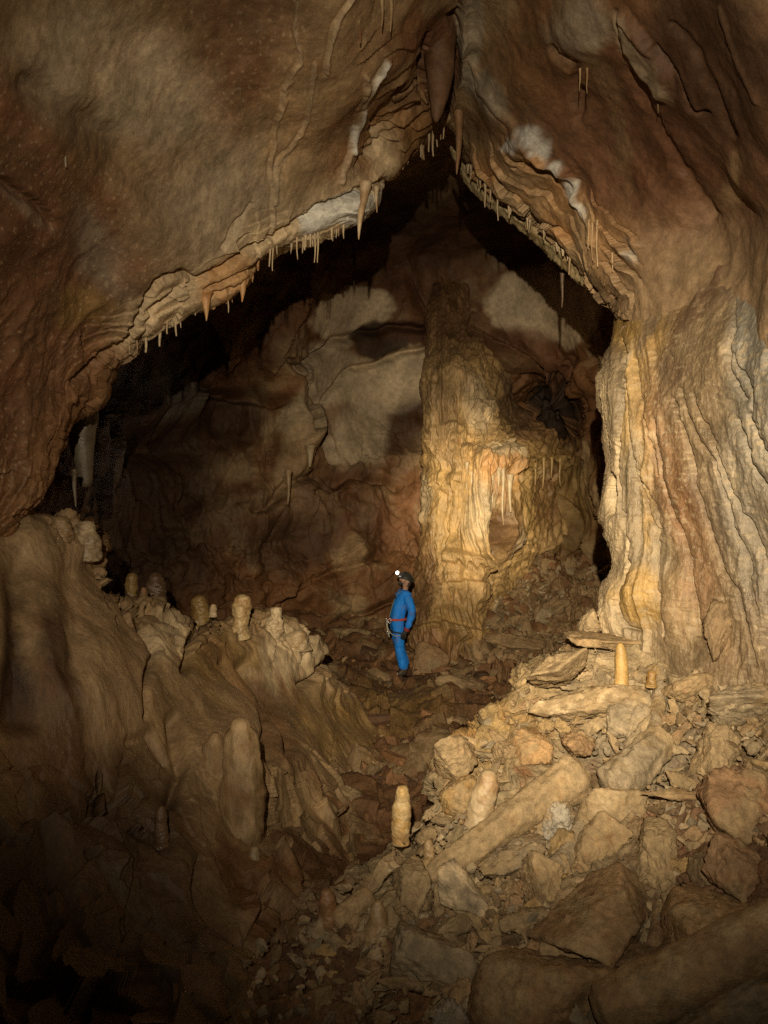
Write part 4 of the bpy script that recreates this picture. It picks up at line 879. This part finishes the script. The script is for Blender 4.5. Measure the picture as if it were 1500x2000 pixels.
stalagmite(738, 1760, 1850, 70, 4.2, TAN * 0.85, 'tan cone rising right of the red-brown stalagmite', seed=408, prof=((0,0.2),(0.2,0.5),(0.6,0.8),(1,1.1)))
stalagmite(256, 1098, 1190, 22, 8.0, OCHRE * 0.75, 'ochre post-like stalagmite behind the crest of the mound', seed=410, prof=((0,0.7),(0.1,1),(1,1)))
stalagmite(280, 1132, 1196, 18, 7.6, BROWN * 1.7, 'short brown stalagmite right of the ochre post', seed=411)
stalagmite(305, 1090, 1210, 44, 8.6, UMBER * 1.6, 'tall dim reddish stalagmite behind the crest of the mound', seed=412)
stalagmite(390, 1144, 1222, 36, 8.8, OCHRE * 0.65, 'squat ochre stalagmite behind the mound left of the round knob', seed=413)
stalagmite(416, 1174, 1200, 15, 7.9, CREAM * 0.9, 'tiny cream stub between the squat stalagmite and the round knob', seed=414)
stalagmite(471, 1154, 1232, 40, 8.2, CREAM * np.array([1, .94, .78]), 'round cream knob-headed stalagmite on the crest of the mound', seed=415, prof=((0,0.3),(0.06,0.7),(0.25,1.0),(0.45,0.95),(0.62,0.78),(1,1.0)))
stalagmite(538, 1170, 1240, 34, 8.7, CREAM, 'lumpy cream stalagmite with three heads on the mound', seed=416, rough=0.35, prof=((0,0.5),(0.1,0.8),(0.2,0.7),(0.4,1.0),(1,1.1)))
stalagmite(585, 1222, 1262, 40, 8.9, CREAM * 0.9, 'low cream stalagmite at the right end of the mound crest', seed=418, rough=0.3)
stalagmite(172, 1000, 1080, 44, 6.1, CREAM * 0.72, 'lumpy tan stalagmite stack at the left end of the mound crest', seed=419, rough=0.3, prof=((0,0.6),(0.1,0.8),(0.25,0.65),(0.5,1.0),(1,1.2)))
stalagmite(118, 996, 1050, 40, 5.9, TAN * 0.8, 'low tan knob left of the lumpy stack under the arch wall', seed=420, rough=0.3)
stalagmite(462, 1404, 1830, 88, 5.5, TAN * 0.8, 'tall pointed tan pillar rising out of the dark in front of the mound', 'pillar', 'stalagmite', seed=422, rough=0.22, flute=0.05, prof=((0,0.28),(0.015,0.42),(0.04,0.46),(0.055,0.7),(0.12,0.8),(0.3,1.0),(0.55,0.95),(0.8,0.95),(1,1.1)), mat=M_FLOW, lean=0.03)
stalagmite(415, 1432, 1800, 74, 5.65, TAN * 0.75, 'lower pillar fused to the left side of the tall pointed pillar', 'pillar', 'stalagmite', seed=423, rough=0.2, prof=((0,0.2),(0.05,0.6),(0.2,0.9),(1,1.1)), mat=M_FLOW)
stalagmite(315, 1574, 1640, 26, 4.7, UMBER * 1.3, 'small dark pointed stalagmite in the shadow of the mound', seed=424)
stalagmite(500, 1655, 1830, 36, 5.3, CREAM * 0.6, 'dim pale-topped stalagmite right of the tall pointed pillar', seed=425)

# ---- hanging stalactites, each a thing
def stalactite(px, ytop, ln, w, d, col, label, group=None, cat='stalactite', seed=0, tip=0.25, power=1.0, lean=0.0, mat=None):
    m = 26; t = np.linspace(0, 1, m); H = ln * d / F; r = w * d / F / 2; up = 0.22
    top = np.array(PT(px, ytop, d)); T = t * (1 + up) - up
    pts = top[None] + np.stack([lean * T * H + 0.03 * H * np.sin(T * 4 + seed) * T, 0.05 * T * H, -T * H], 1)
    rad = r * (tip + (1 - tip) * (1 - np.clip(T, 0, 1)) ** power) * (1 + 0.6 * np.clip(-T, 0, 1) / up * 0.8)
    V, f = tube_geo(pts, rad, 12, seed, 0.14, 0, 1.0)
    return mesh_thing('stalactite', V, f, rock_col(V, col, seed, 0.2), mat or M_CALC, label, cat, group)
ORD = ['first','second','third','fourth','fifth','sixth','seventh','eighth','ninth','tenth','eleventh','twelfth','thirteenth','fourteenth','fifteenth','sixteenth','seventeenth','eighteenth','nineteenth','twentieth']
def hang(rows, d, col, what, where, group, seed, tip=0.45):
    rows = sorted(rows)
    for i, (px, y, ln, w) in enumerate(rows):
        size = 'long' if ln > 40 else ('short' if ln < 24 else 'mid-length')
        stalactite(px, y, ln, w, d(px, y) if callable(d) else d, col, '%s %s, %s from the left %s' % (size, what, ORD[i], where), group, seed=seed + i, tip=tip)
dv = lambda px, y: float(D_VAULT(np.array([float(px)]), np.array([float(y - 12)]))[0]) + 0.12
hang([(252,652,34,5),(267,650,34,5),(284,640,48,8),(297,636,26,5),(312,632,44,8),(326,628,24,6),(343,618,38,6),(352,614,26,4),(381,600,16,5)], dv, CREAM, 'cream straw stalactite', 'along the lower left rim of the arch', 'straws along the lower left rim', 500)
hang([(445,570,40,4),(470,548,22,5),(527,460,60,5),(533,462,66,4),(541,462,34,4),(580,464,42,4),(597,464,18,5),(606,460,22,5),(615,462,50,4),(621,462,50,4),(648,452,16,5)], dv, CREAM, 'thin pale stalactite', 'along the upper left rim of the arch', 'straws along the upper left rim', 520)
hang([(797,300,18,4),(822,286,20,4),(838,262,34,5),(846,250,54,6),(853,246,40,5),(860,232,40,5),(866,226,44,5)], dv, CREAM * 0.95, 'pale straw stalactite', 'at the peak of the arch', 'straws at the peak of the arch', 540)
hang([(920,328,22,5),(948,366,38,5),(958,374,20,4),(972,388,42,4),(994,402,24,5),(1030,430,18,4),(1062,452,16,4),(1113,494,42,6)], dv, CREAM * 0.8, 'slender stalactite', 'along the right inner rim of the arch', 'straws along the right inner rim', 560)
hang([(1150,440,46,5),(1157,448,60,4),(1166,446,74,5),(1196,500,30,4)], lambda px, y: dv(px, y) - 0.25, TAN, 'tan stalactite', 'on the curtain beside the column top', 'straws on the right curtain', 580)
rf = np.random.RandomState(91)
lip = [(880,292,3),(912,348,7),(956,390,10),(1008,425,12),(1062,466,13),(1108,508,14),(1148,542,13),(1182,566,10),(1206,584,6)]
LP = np.array([(*PT(x, y - 3, dv(x, y) + 0.42), w * (dv(x, y) + 0.4) / F) for x, y, w in lip]); LH = hermite(LP, np.arange(len(lip)), 220)
V, f = tube_geo(LH[:, :3], LH[:, 3], 30, 77, 0.42, 0.22, 2.4)
mesh_thing('drapery', V, f, rock_col(V, CREAM * np.array([.8, .84, .76]), 900), M_FLOW, 'pale layered calcite lip running along the right inner rim of the arch', 'drapery')
hang([(912,912,44,7),(921,935,66,10),(930,948,92,13),(941,955,112,12),(949,950,50,8),(961,938,78,9),(974,922,40,10),(983,930,96,8),(996,940,60,11)], 14.0, CREAM * 0.9, 'cream drapery', 'on the lit face of the golden pillar', 'draperies of the golden pillar', 800, 0.3)
hang([(1006,905,40,6),(1018,915,60,7),(1032,900,44,6),(1046,912,36,5),(1062,905,50,6),(1078,900,34,6),(1094,905,44,5)], 15.6, OCHRE * 0.75, 'ochre stalactite', 'right of the golden pillar', 'stalactites right of the golden pillar', 820, 0.3)
def fringe(pts, n, col, what, where, group, seed, skip=6):
    P_ = np.array(pts, float); L = np.concatenate([[0], np.cumsum(np.hypot(*np.diff(P_, axis=0).T))]); rows = []
    for t in np.sort(rf.uniform(0, L[-1], n)):
        px, py = np.interp(t, L, P_[:, 0]), np.interp(t, L, P_[:, 1]); k = rf.beta(1.2, 3)
        rows.append((px, py - 8, 11 + 24 * k * k + 5 * rf.rand(), 3 + 6 * rf.beta(1.2, 2.5)))
    for i, (px, y, ln, w) in enumerate(rows):
        stalactite(px, y, ln, w, dv(px, y) + 0.05, col * rf.uniform(0.8, 1.05), '%s %s, %s from the left %s' % ('stubby' if w > 7 else 'fine', what, ORD[i], where), group, seed=seed + i, tip=rf.uniform(0.15, 0.6), lean=rf.uniform(-0.08, 0.08))
fringe([(235,684),(250,660),(300,645),(345,620),(392,602)], 12, CREAM * 0.85, 'drip tooth', 'below the cream curtain', 'fringe of the lower left rim', 640)
fringe([(400,600),(440,590),(482,562),(504,520)], 8, ORANGE * 1.2, 'orange drip tooth', 'below the orange curtain', 'fringe of the orange curtain', 660)
fringe([(560,490),(625,474),(664,455),(700,428)], 9, CREAM * 0.9, 'pale drip tooth', 'below the white curtain', 'fringe of the white curtain', 680)
fringe([(748,355),(800,310),(842,290)], 9, TAN, 'tan drip tooth', 'between ivory stalactite and arch peak', 'fringe below the peak', 700)
fringe([(905,322),(960,390),(1010,424),(1065,464),(1110,506),(1152,541)], 11, CREAM * 0.75, 'drip tooth', 'on the right inner rim', 'fringe of the right inner rim', 720)
stalactite(712, 376, 90, 17, 6.75, CREAM * 1.1, 'big ivory stalactite tapering below the white curtain on the left rim', seed=600, tip=0.12, power=0.8, lean=-0.15)
stalactite(735, 374, 40, 9, 6.85, CREAM, 'shorter ivory stalactite right of the big ivory one', seed=601, tip=0.2)
stalactite(402, 580, 46, 20, 6.25, ORANGE * 1.3, 'broad orange stalactite tooth below the left rim', seed=602, tip=0.1)
stalactite(473, 545, 44, 20, 6.5, ORANGE * 1.2, 'broad orange tooth at the end of the orange curtain', seed=603, tip=0.1)
stalactite(896, 222, 116, 18, 7.2, BROWN * 1.3, 'brown stalactite with a bulb top just right of the arch peak', seed=604, tip=0.1, power=0.7)
stalactite(128, 208, 116, 16, 4.35, GREY * 0.9, 'lone grey stalactite hanging on the dark upper left vault', seed=605, tip=0.2)
stalactite(140, 226, 50, 8, 4.4, GREY * 0.8, 'small grey stalactite beside the lone one on the upper left vault', seed=606)
stalactite(634, 96, 46, 7, 5.4, CREAM * 0.8, 'pale drip below the ridge on the upper middle vault', seed=607)
stalactite(702, 20, 62, 6, 5.1, BROWN * 1.5, 'thin brown straw on the vault at the top middle', seed=608, tip=0.5)
stalactite(746, -10, 60, 9, 5.1, TAN, 'tan stalactite cut by the top edge of the picture', seed=609)
stalactite(764, 4, 56, 8, 5.2, TAN, 'tan stalactite right of the one at the top edge', seed=610)
stalactite(1133, 142, 36, 4, 5.25, TAN, 'left of two fine straws on the red upper right vault', seed=611)
stalactite(1147, 142, 40, 4, 5.2, TAN, 'right of two fine straws on the red upper right vault', seed=612)
stalactite(1350, 178, 36, 5, 4.75, TAN, 'fine straw under the pale scab on the upper right vault', seed=613)
stalactite(1285, 176, 44, 5, 5.0, TAN * 0.8, 'dim straw below the end of the long pale scab', seed=614)
stalactite(1098, 540, 60, 8, 8.0, UMBER, 'dark stalactite silhouetted against the pale patch of the rear wall', seed=615)
stalactite(563, 930, 56, 11, 14.2, TAN * 0.9, 'stalactite below the cream boss on the rear wall', seed=616)
stalactite(606, 878, 34, 16, 14.6, CREAM * 0.8, 'small pale fang on the rear wall right of the cream boss', seed=617)
stalactite(692, 500, 60, 6, 14.6, BROWN, 'dim straw hanging from the chamber roof', seed=618)
stalactite(162, 800, 150, 58, 6.9, GREY * 0.32, 'broad grey stalactite hanging behind the left foot of the arch', seed=619, tip=0.35, power=0.7)
stalactite(145, 930, 60, 10, 6.2, GREY * 0.4, 'thin grey stalactite below the broad grey one', seed=620)
stalactite(1164, 505, 50, 30, 6.9, CREAM * 0.7, 'pale pointed flap at the lower end of the right curtain', seed=621, tip=0.1)
stalactite(857, 20, 212, 84, 6.3, RED * 0.75, 'dark red-brown bulb hanging in the cleft above the arch peak', cat='drapery', seed=622, tip=0.08, power=0.6, mat=M_VAULT)

# ================================================================== THE CAVER
def skin(name, nodes, edges, root, sub=2, noise_amp=0.0, seed=0):
    keys = list(nodes); me = bpy.data.meshes.new(name)
    me.from_pydata([nodes[k][:3] for k in keys], [(keys.index(a), keys.index(b)) for a, b in edges], [])
    o = bpy.data.objects.new(name, me); COL.objects.link(o)
    sk = o.modifiers.new('skin', 'SKIN'); sk.use_smooth_shade = True
    for i, k in enumerate(keys):
        sv = me.skin_vertices[0].data[i]; r = nodes[k][3]; sv.radius = (r, nodes[k][4]) if len(nodes[k]) > 4 else (r, r); sv.use_root = (k == root)
    ss = o.modifiers.new('sub', 'SUBSURF'); ss.levels = sub; ss.render_levels = sub
    out = bpy.data.meshes.new_from_object(o.evaluated_get(bpy.context.evaluated_depsgraph_get()))
    bpy.data.objects.remove(o); out.name = name
    if noise_amp:
        n = len(out.vertices); v = np.empty(n * 3, np.float32); out.vertices.foreach_get('co', v); v = v.reshape(-1, 3)
        nn = np.empty(n * 3, np.float32); out.vertices.foreach_get('normal', nn); nn = nn.reshape(-1, 3)
        v = v + nn * (noise_amp * ridged(v, (9, 9, 16), seed, 2) - noise_amp * 0.5)[:, None]
        out.vertices.foreach_set('co', v.astype(np.float32).ravel()); out.update()
    return out
M_SKIN = flat_material('skin', (0.42, 0.24, 0.16), 0.55); M_BLUE = flat_material('blue_cordura', (0.008, 0.235, 0.86), 0.75, weave=0.4, mud=0.55)
M_BLACK = flat_material('black_rubber', (0.018, 0.018, 0.016), 0.6, mud=0.4); M_HELM = flat_material('helmet_shell', (0.03, 0.032, 0.028), 0.4)
M_BELT = flat_material('orange_webbing', (0.55, 0.08, 0.03), 0.7); M_CORD = flat_material('pale_cord', (0.5, 0.48, 0.36), 0.7); M_METAL = flat_material('bright_alloy', (0.75, 0.75, 0.75), 0.25, 1.0)
M_HAIR = flat_material('dark_hair', (0.022, 0.014, 0.010), 0.7); M_CUFF = flat_material('red_cuff', (0.28, 0.03, 0.03), 0.7); M_TRIM = flat_material('olive_zip', (0.16, 0.18, 0.10), 0.6)
M_LENS = flat_material('lamp_lens', (1.0, 0.93, 0.78), 0.2, emit=30.0)

ang = math.radians(14); fwd = Vector((-math.cos(ang), -math.sin(ang), 0)); lft = Vector((math.sin(ang), -math.cos(ang), 0))
person = bpy.data.objects.new('person', None); COL.objects.link(person)
person.matrix_world = Matrix(((fwd.x, lft.x, 0, 0), (fwd.y, lft.y, 0, 0), (0, 0, 1, 0), (0, 0, 0, 1)))
person.location = PT(786, 1319, 12.8)
tag(person, 'caver in a blue coverall with black helmet and lit headlamp looking up', 'person')
def part(name, me, mat, parent=None, label=None):
    me.materials.clear(); me.materials.append(mat)
    me.polygons.foreach_set('use_smooth', np.ones(len(me.polygons), dtype=bool))
    o = bpy.data.objects.new(name, me); COL.objects.link(o); o.parent = parent or person
    if label: o['label'] = label
    return o
J = {'pelvis': (.10,0,.89), 'waist': (.085,0,1.03), 'chest': (.01,0,1.24), 'neckbase': (-.045,0,1.40), 'neck': (-.05,0,1.465), 'skull': (-.055,0,1.575), 'crown': (-.085,0,1.645), 'jaw': (.015,0,1.515), 'nose': (.058,0,1.585), 'brow': (.0,0,1.62),
     'hipL': (.10,.09,.84), 'kneeL': (.075,.10,.47), 'ankL': (.0,.105,.10), 'toeL': (.14,.13,.035), 'hipR': (.10,-.09,.84), 'kneeR': (.03,-.11,.48), 'ankR': (-.10,-.12,.13), 'toeR': (.03,-.15,.06),
     'shL': (-.035,.150,1.335), 'elL': (-.11,.235,1.07), 'wrL': (-.01,.235,.80), 'shR': (-.03,-.150,1.335), 'elR': (-.03,-.24,1.08), 'wrR': (.08,-.21,.84), 'palL': (.02,.235,.735), 'palR': (.11,-.205,.775),
     'earL': (-.06,.088,1.56), 'earR': (-.06,-.088,1.56)}
def hand(nodes, edges, s, grow):
    p = J['pal' + s]; w = J['wr' + s]; dx, dz = (p[0] - w[0]), (p[2] - w[2]); sy = 1 if s == 'L' else -1
    for i, (off, ln) in enumerate(((-.033,.072),(-.011,.082),(.011,.078),(.033,.062))):
        a, b, c = 'f%s%da' % (s, i), 'f%s%db' % (s, i), 'f%s%dc' % (s, i)
        nodes[a] = (p[0] + .02 + off * .9, p[1], p[2] - .035, .0095 + grow); nodes[b] = (p[0] + .03 + off, p[1] - sy * .012, p[2] - .035 - ln * .55, .0088 + grow); nodes[c] = (p[0] + .03 + off, p[1] - sy * .034, p[2] - .035 - ln * .9, .0075 + grow)
        edges += [('pal' + s, a), (a, b), (b, c)]
    a, b = 't%sa' % s, 't%sb' % s
    nodes[a] = (p[0] + .045, p[1] - sy * .015, p[2] - .01, .011 + grow); nodes[b] = (p[0] + .065, p[1] - sy * .03, p[2] - .05, .0095 + grow); edges += [('pal' + s, a), (a, b)]
rad = {'pelvis': .115, 'waist': .105, 'chest': .118, 'neckbase': .055, 'neck': .052, 'skull': .088, 'crown': .072, 'jaw': .05, 'nose': .018, 'brow': .05, 'earL': .02, 'earR': .02}
for s_ in 'LR': rad.update({'hip' + s_: .085, 'knee' + s_: .058, 'ank' + s_: .042, 'toe' + s_: .034, 'sh' + s_: .055, 'el' + s_: .044, 'wr' + s_: .030, 'pal' + s_: .032})
E = [('pelvis','waist'),('waist','chest'),('chest','neckbase'),('neckbase','neck'),('neck','skull'),('skull','crown'),('skull','jaw'),('skull','brow'),('brow','nose'),('skull','earL'),('skull','earR')]
for s_ in 'LR': E += [('pelvis','hip'+s_),('hip'+s_,'knee'+s_),('knee'+s_,'ank'+s_),('ank'+s_,'toe'+s_),('chest','sh'+s_),('sh'+s_,'el'+s_),('el'+s_,'wr'+s_),('wr'+s_,'pal'+s_)]
nodes = {k: (*J[k], rad[k]) for k in J}; e2 = list(E)
for s_ in 'LR': hand(nodes, e2, s_, 0)
part('body', skin('body', nodes, e2, 'pelvis'), M_SKIN)
J['upper'] = (-.01, 0, 1.335)
keep = ['upper', 'pelvis','waist','chest','neckbase','hipL','kneeL','ankL','hipR','kneeR','ankR','shL','elL','wrL','shR','elR','wrR']
cr = {'upper': .112, 'pelvis': .142, 'waist': .128, 'chest': .152, 'neckbase': .078, 'hipL': .108, 'hipR': .108, 'kneeL': .088, 'kneeR': .088, 'ankL': .082, 'ankR': .080, 'shL': .088, 'shR': .088, 'elL': .068, 'elR': .068, 'wrL': .052, 'wrR': .052}
coverall = part('coverall', skin('coverall', {k: (*J[k], cr[k]) for k in keep}, [e for e in E if e[0] in keep and e[1] in keep and e[0] != 'chest'] + [('chest', 'upper'), ('upper', 'neckbase'), ('upper', 'shL'), ('upper', 'shR')], 'pelvis', 3, 0.016, 5), M_BLUE)
for s_ in 'LR':
    n_, e_ = {'wr' + s_: (*J['wr' + s_], .038), 'pal' + s_: (*J['pal' + s_], .038)}, [('wr' + s_, 'pal' + s_)]
    hand(n_, e_, s_, .004)
    g = part('glove', skin('glove', n_, e_, 'wr' + s_), M_BLACK)
    w, p = np.array(J['wr' + s_]), np.array(J['pal' + s_]); t = np.linspace(-.15, .45, 6)[:, None]
    V, f = tube_geo(w + (p - w) * t, [.05, .052, .05, .05, .048, .046], 18, 3, 0.05)
    part('cuff', make_mesh('cuff', V, f), M_CUFF, g)
    a, b = np.array(J['ank' + s_]), np.array(J['toe' + s_])
    n_ = {'top': (*(a + [0, 0, .06]), .062), 'ank': (*(a - [0.005, 0, .02]), .060), 'heel': (*(a + [-.03, 0, -.055]), .045), 'mid': (*((a + b) / 2 + [.01, 0, -.02]), .048), 'toe': (*b, .042)}
    part('boot', skin('boot', n_, [('top','ank'),('ank','heel'),('ank','mid'),('mid','toe')], 'ank'), M_BLACK)
# helmet with rim, strap, lamp
tilt = math.radians(-20)
def head_frame(V):
    c, s_ = math.cos(tilt), math.sin(tilt); V = np.asarray(V)
    return np.stack([V[:, 0] * c + V[:, 2] * s_, V[:, 1], -V[:, 0] * s_ + V[:, 2] * c], 1) + np.array([-.062, 0, 1.600])
nu_, nv_ = 40, 18
th = np.linspace(0, 2 * math.pi, nu_, endpoint=False)[:, None]; ph = np.linspace(math.pi / 2 * .999, -0.12, nv_)[None]
flare = np.where(ph < 0.0, 1.07, 1.0)
V = np.stack([.132 * np.cos(th) * np.cos(ph) * flare, .112 * np.sin(th) * np.cos(ph) * flare, .118 * np.sin(ph) + 0 * th], -1)
V[..., 2] += .008 * np.exp(-(V[..., 1] / .02) ** 2) * (V[..., 2] > 0)
inner = V[:, ::-1] * 0.93
V = np.concatenate([V, inner], 1)
helmet = part('helmet', make_mesh('helmet', head_frame(V.reshape(-1, 3)), grid_faces(nu_, nv_ * 2, True)), M_HELM)
def box(c, size, bev=0.2):
    d_, f = ICO[3]; x = np.sign(d_) * np.abs(d_) ** 0.35; x /= np.abs(x).max(); return x * np.array(size) / 2 + np.array(c), f
V, f = box((.142, 0, .045), (.04, .062, .046)); lamp = part('headlamp', make_mesh('headlamp', head_frame(V), f), M_BLACK, helmet)
d_, f = ICO[3]; V = d_ * np.array([.030, .034, .032]) + np.array([.176, 0, .050])
lens = part('lens', make_mesh('lens', head_frame(V), f), M_LENS, helmet, 'glowing white lamp lens')
V, f = tube_geo([(.134 * math.cos(a), .115 * math.sin(a), .03) for a in np.linspace(-2.9, 2.9, 40)], [.008] * 40, 8, 1, 0)
part('strap', make_mesh('strap', head_frame(V), f), M_BLACK, helmet)
V, f = tube_geo([(.02, .105, -.01), (.035, .095, -.07), (.05, .05, -.125), (.055, 0, -.135), (.05, -.05, -.125), (.035, -.095, -.07), (.02, -.105, -.01)], [.006] * 7, 8, 1, 0)
part('chin_strap', make_mesh('chin_strap', head_frame(V), f), M_BLACK, helmet)
d_, f = ICO[4]
def lump(c, r, seed, amp=.12): return head_frame(d_ * np.array(r) * (1 + amp * noise(d_, 3.0, seed))[:, None] + np.array(c)), f
V, f = lump((.062, 0, -.100), (.040, .042, .036), 3); part('beard', make_mesh('beard', V, f), M_HAIR)
V, f = lump((-.055, 0, -.055), (.055, .080, .075), 4); part('hair', make_mesh('hair', V, f), M_HAIR)
for sy in (1, -1):
    V, f = lump((.092, sy * .032, -.022), (.010, .012, .008), 5, 0); part('eye', make_mesh('eye', V, f), M_HAIR)
# harness
def ring(c, rx, ry, r, z0=0, n=44): return tube_geo([(c[0] + rx * math.cos(a), c[1] + ry * math.sin(a), c[2] + z0 * math.cos(a)) for a in np.linspace(0, 2 * math.pi, n)], [r] * n, 10, 2, 0.05)
V, f = ring((.098, 0, .945), .152, .172, .020); harness = part('harness_belt', make_mesh('harness_belt', V, f), M_BELT)
for s_ in 'LR':
    h_ = J['hip' + s_]; V, f = ring((h_[0] - .005, h_[1] * 1.15, .735), .118, .108, .013, .02); part('leg_loop', make_mesh('leg_loop', V, f), M_BLACK, harness)
def cord(pts, r, mat, name, parent=harness): V, f = tube_geo(hermite(pts, np.arange(len(pts)), 30), [r] * 30, 8, 4, 0.04); return part(name, make_mesh(name, V, f), mat, parent)
cord([(.262,.03,.945),(.285,.05,.86),(.262,.07,.74),(.25,.09,.66)], .007, M_CORD, 'lanyard'); cord([(.262,.03,.94),(.27,.09,.80),(.20,.17,.70),(.10,.24,.70)], .005, M_CORD, 'lanyard')
for c, a in (((.272,.05,.93), .3), ((.25,.12,.93), -.4), ((.262,.07,.73), .2), ((.266,-.02,.90), .8)):
    V, f = tube_geo([(c[0] + .022 * math.cos(t) * math.cos(a), c[1] + .022 * math.cos(t) * math.sin(a), c[2] + .04 * math.sin(t)) for t in np.linspace(0, 2 * math.pi, 24)], [.007] * 24, 8, 1, 0)
    part('carabiner', make_mesh('carabiner', V, f), M_METAL, harness)
cord([(.03,.03,1.41),(.118,.03,1.33),(.165,.03,1.22),(.205,.02,1.08),(.232,.02,.97)], .008, M_TRIM, 'zip', coverall)
V, f = box((.135, .06, 1.31), (.03, .05, .06)); part('chest_buckle', make_mesh('chest_buckle', V, f), M_BLACK, coverall)
bpy.context.view_layer.update()
lp = person.matrix_world @ Vector(head_frame(np.array([[.205, 0, .06]]))[0])
spot('headlamp_beam', lp, lp + fwd * 3 + Vector((0, 0, 1.6)), 60, 70, 1.0, (1.0, 0.95, 0.85), 0.03)
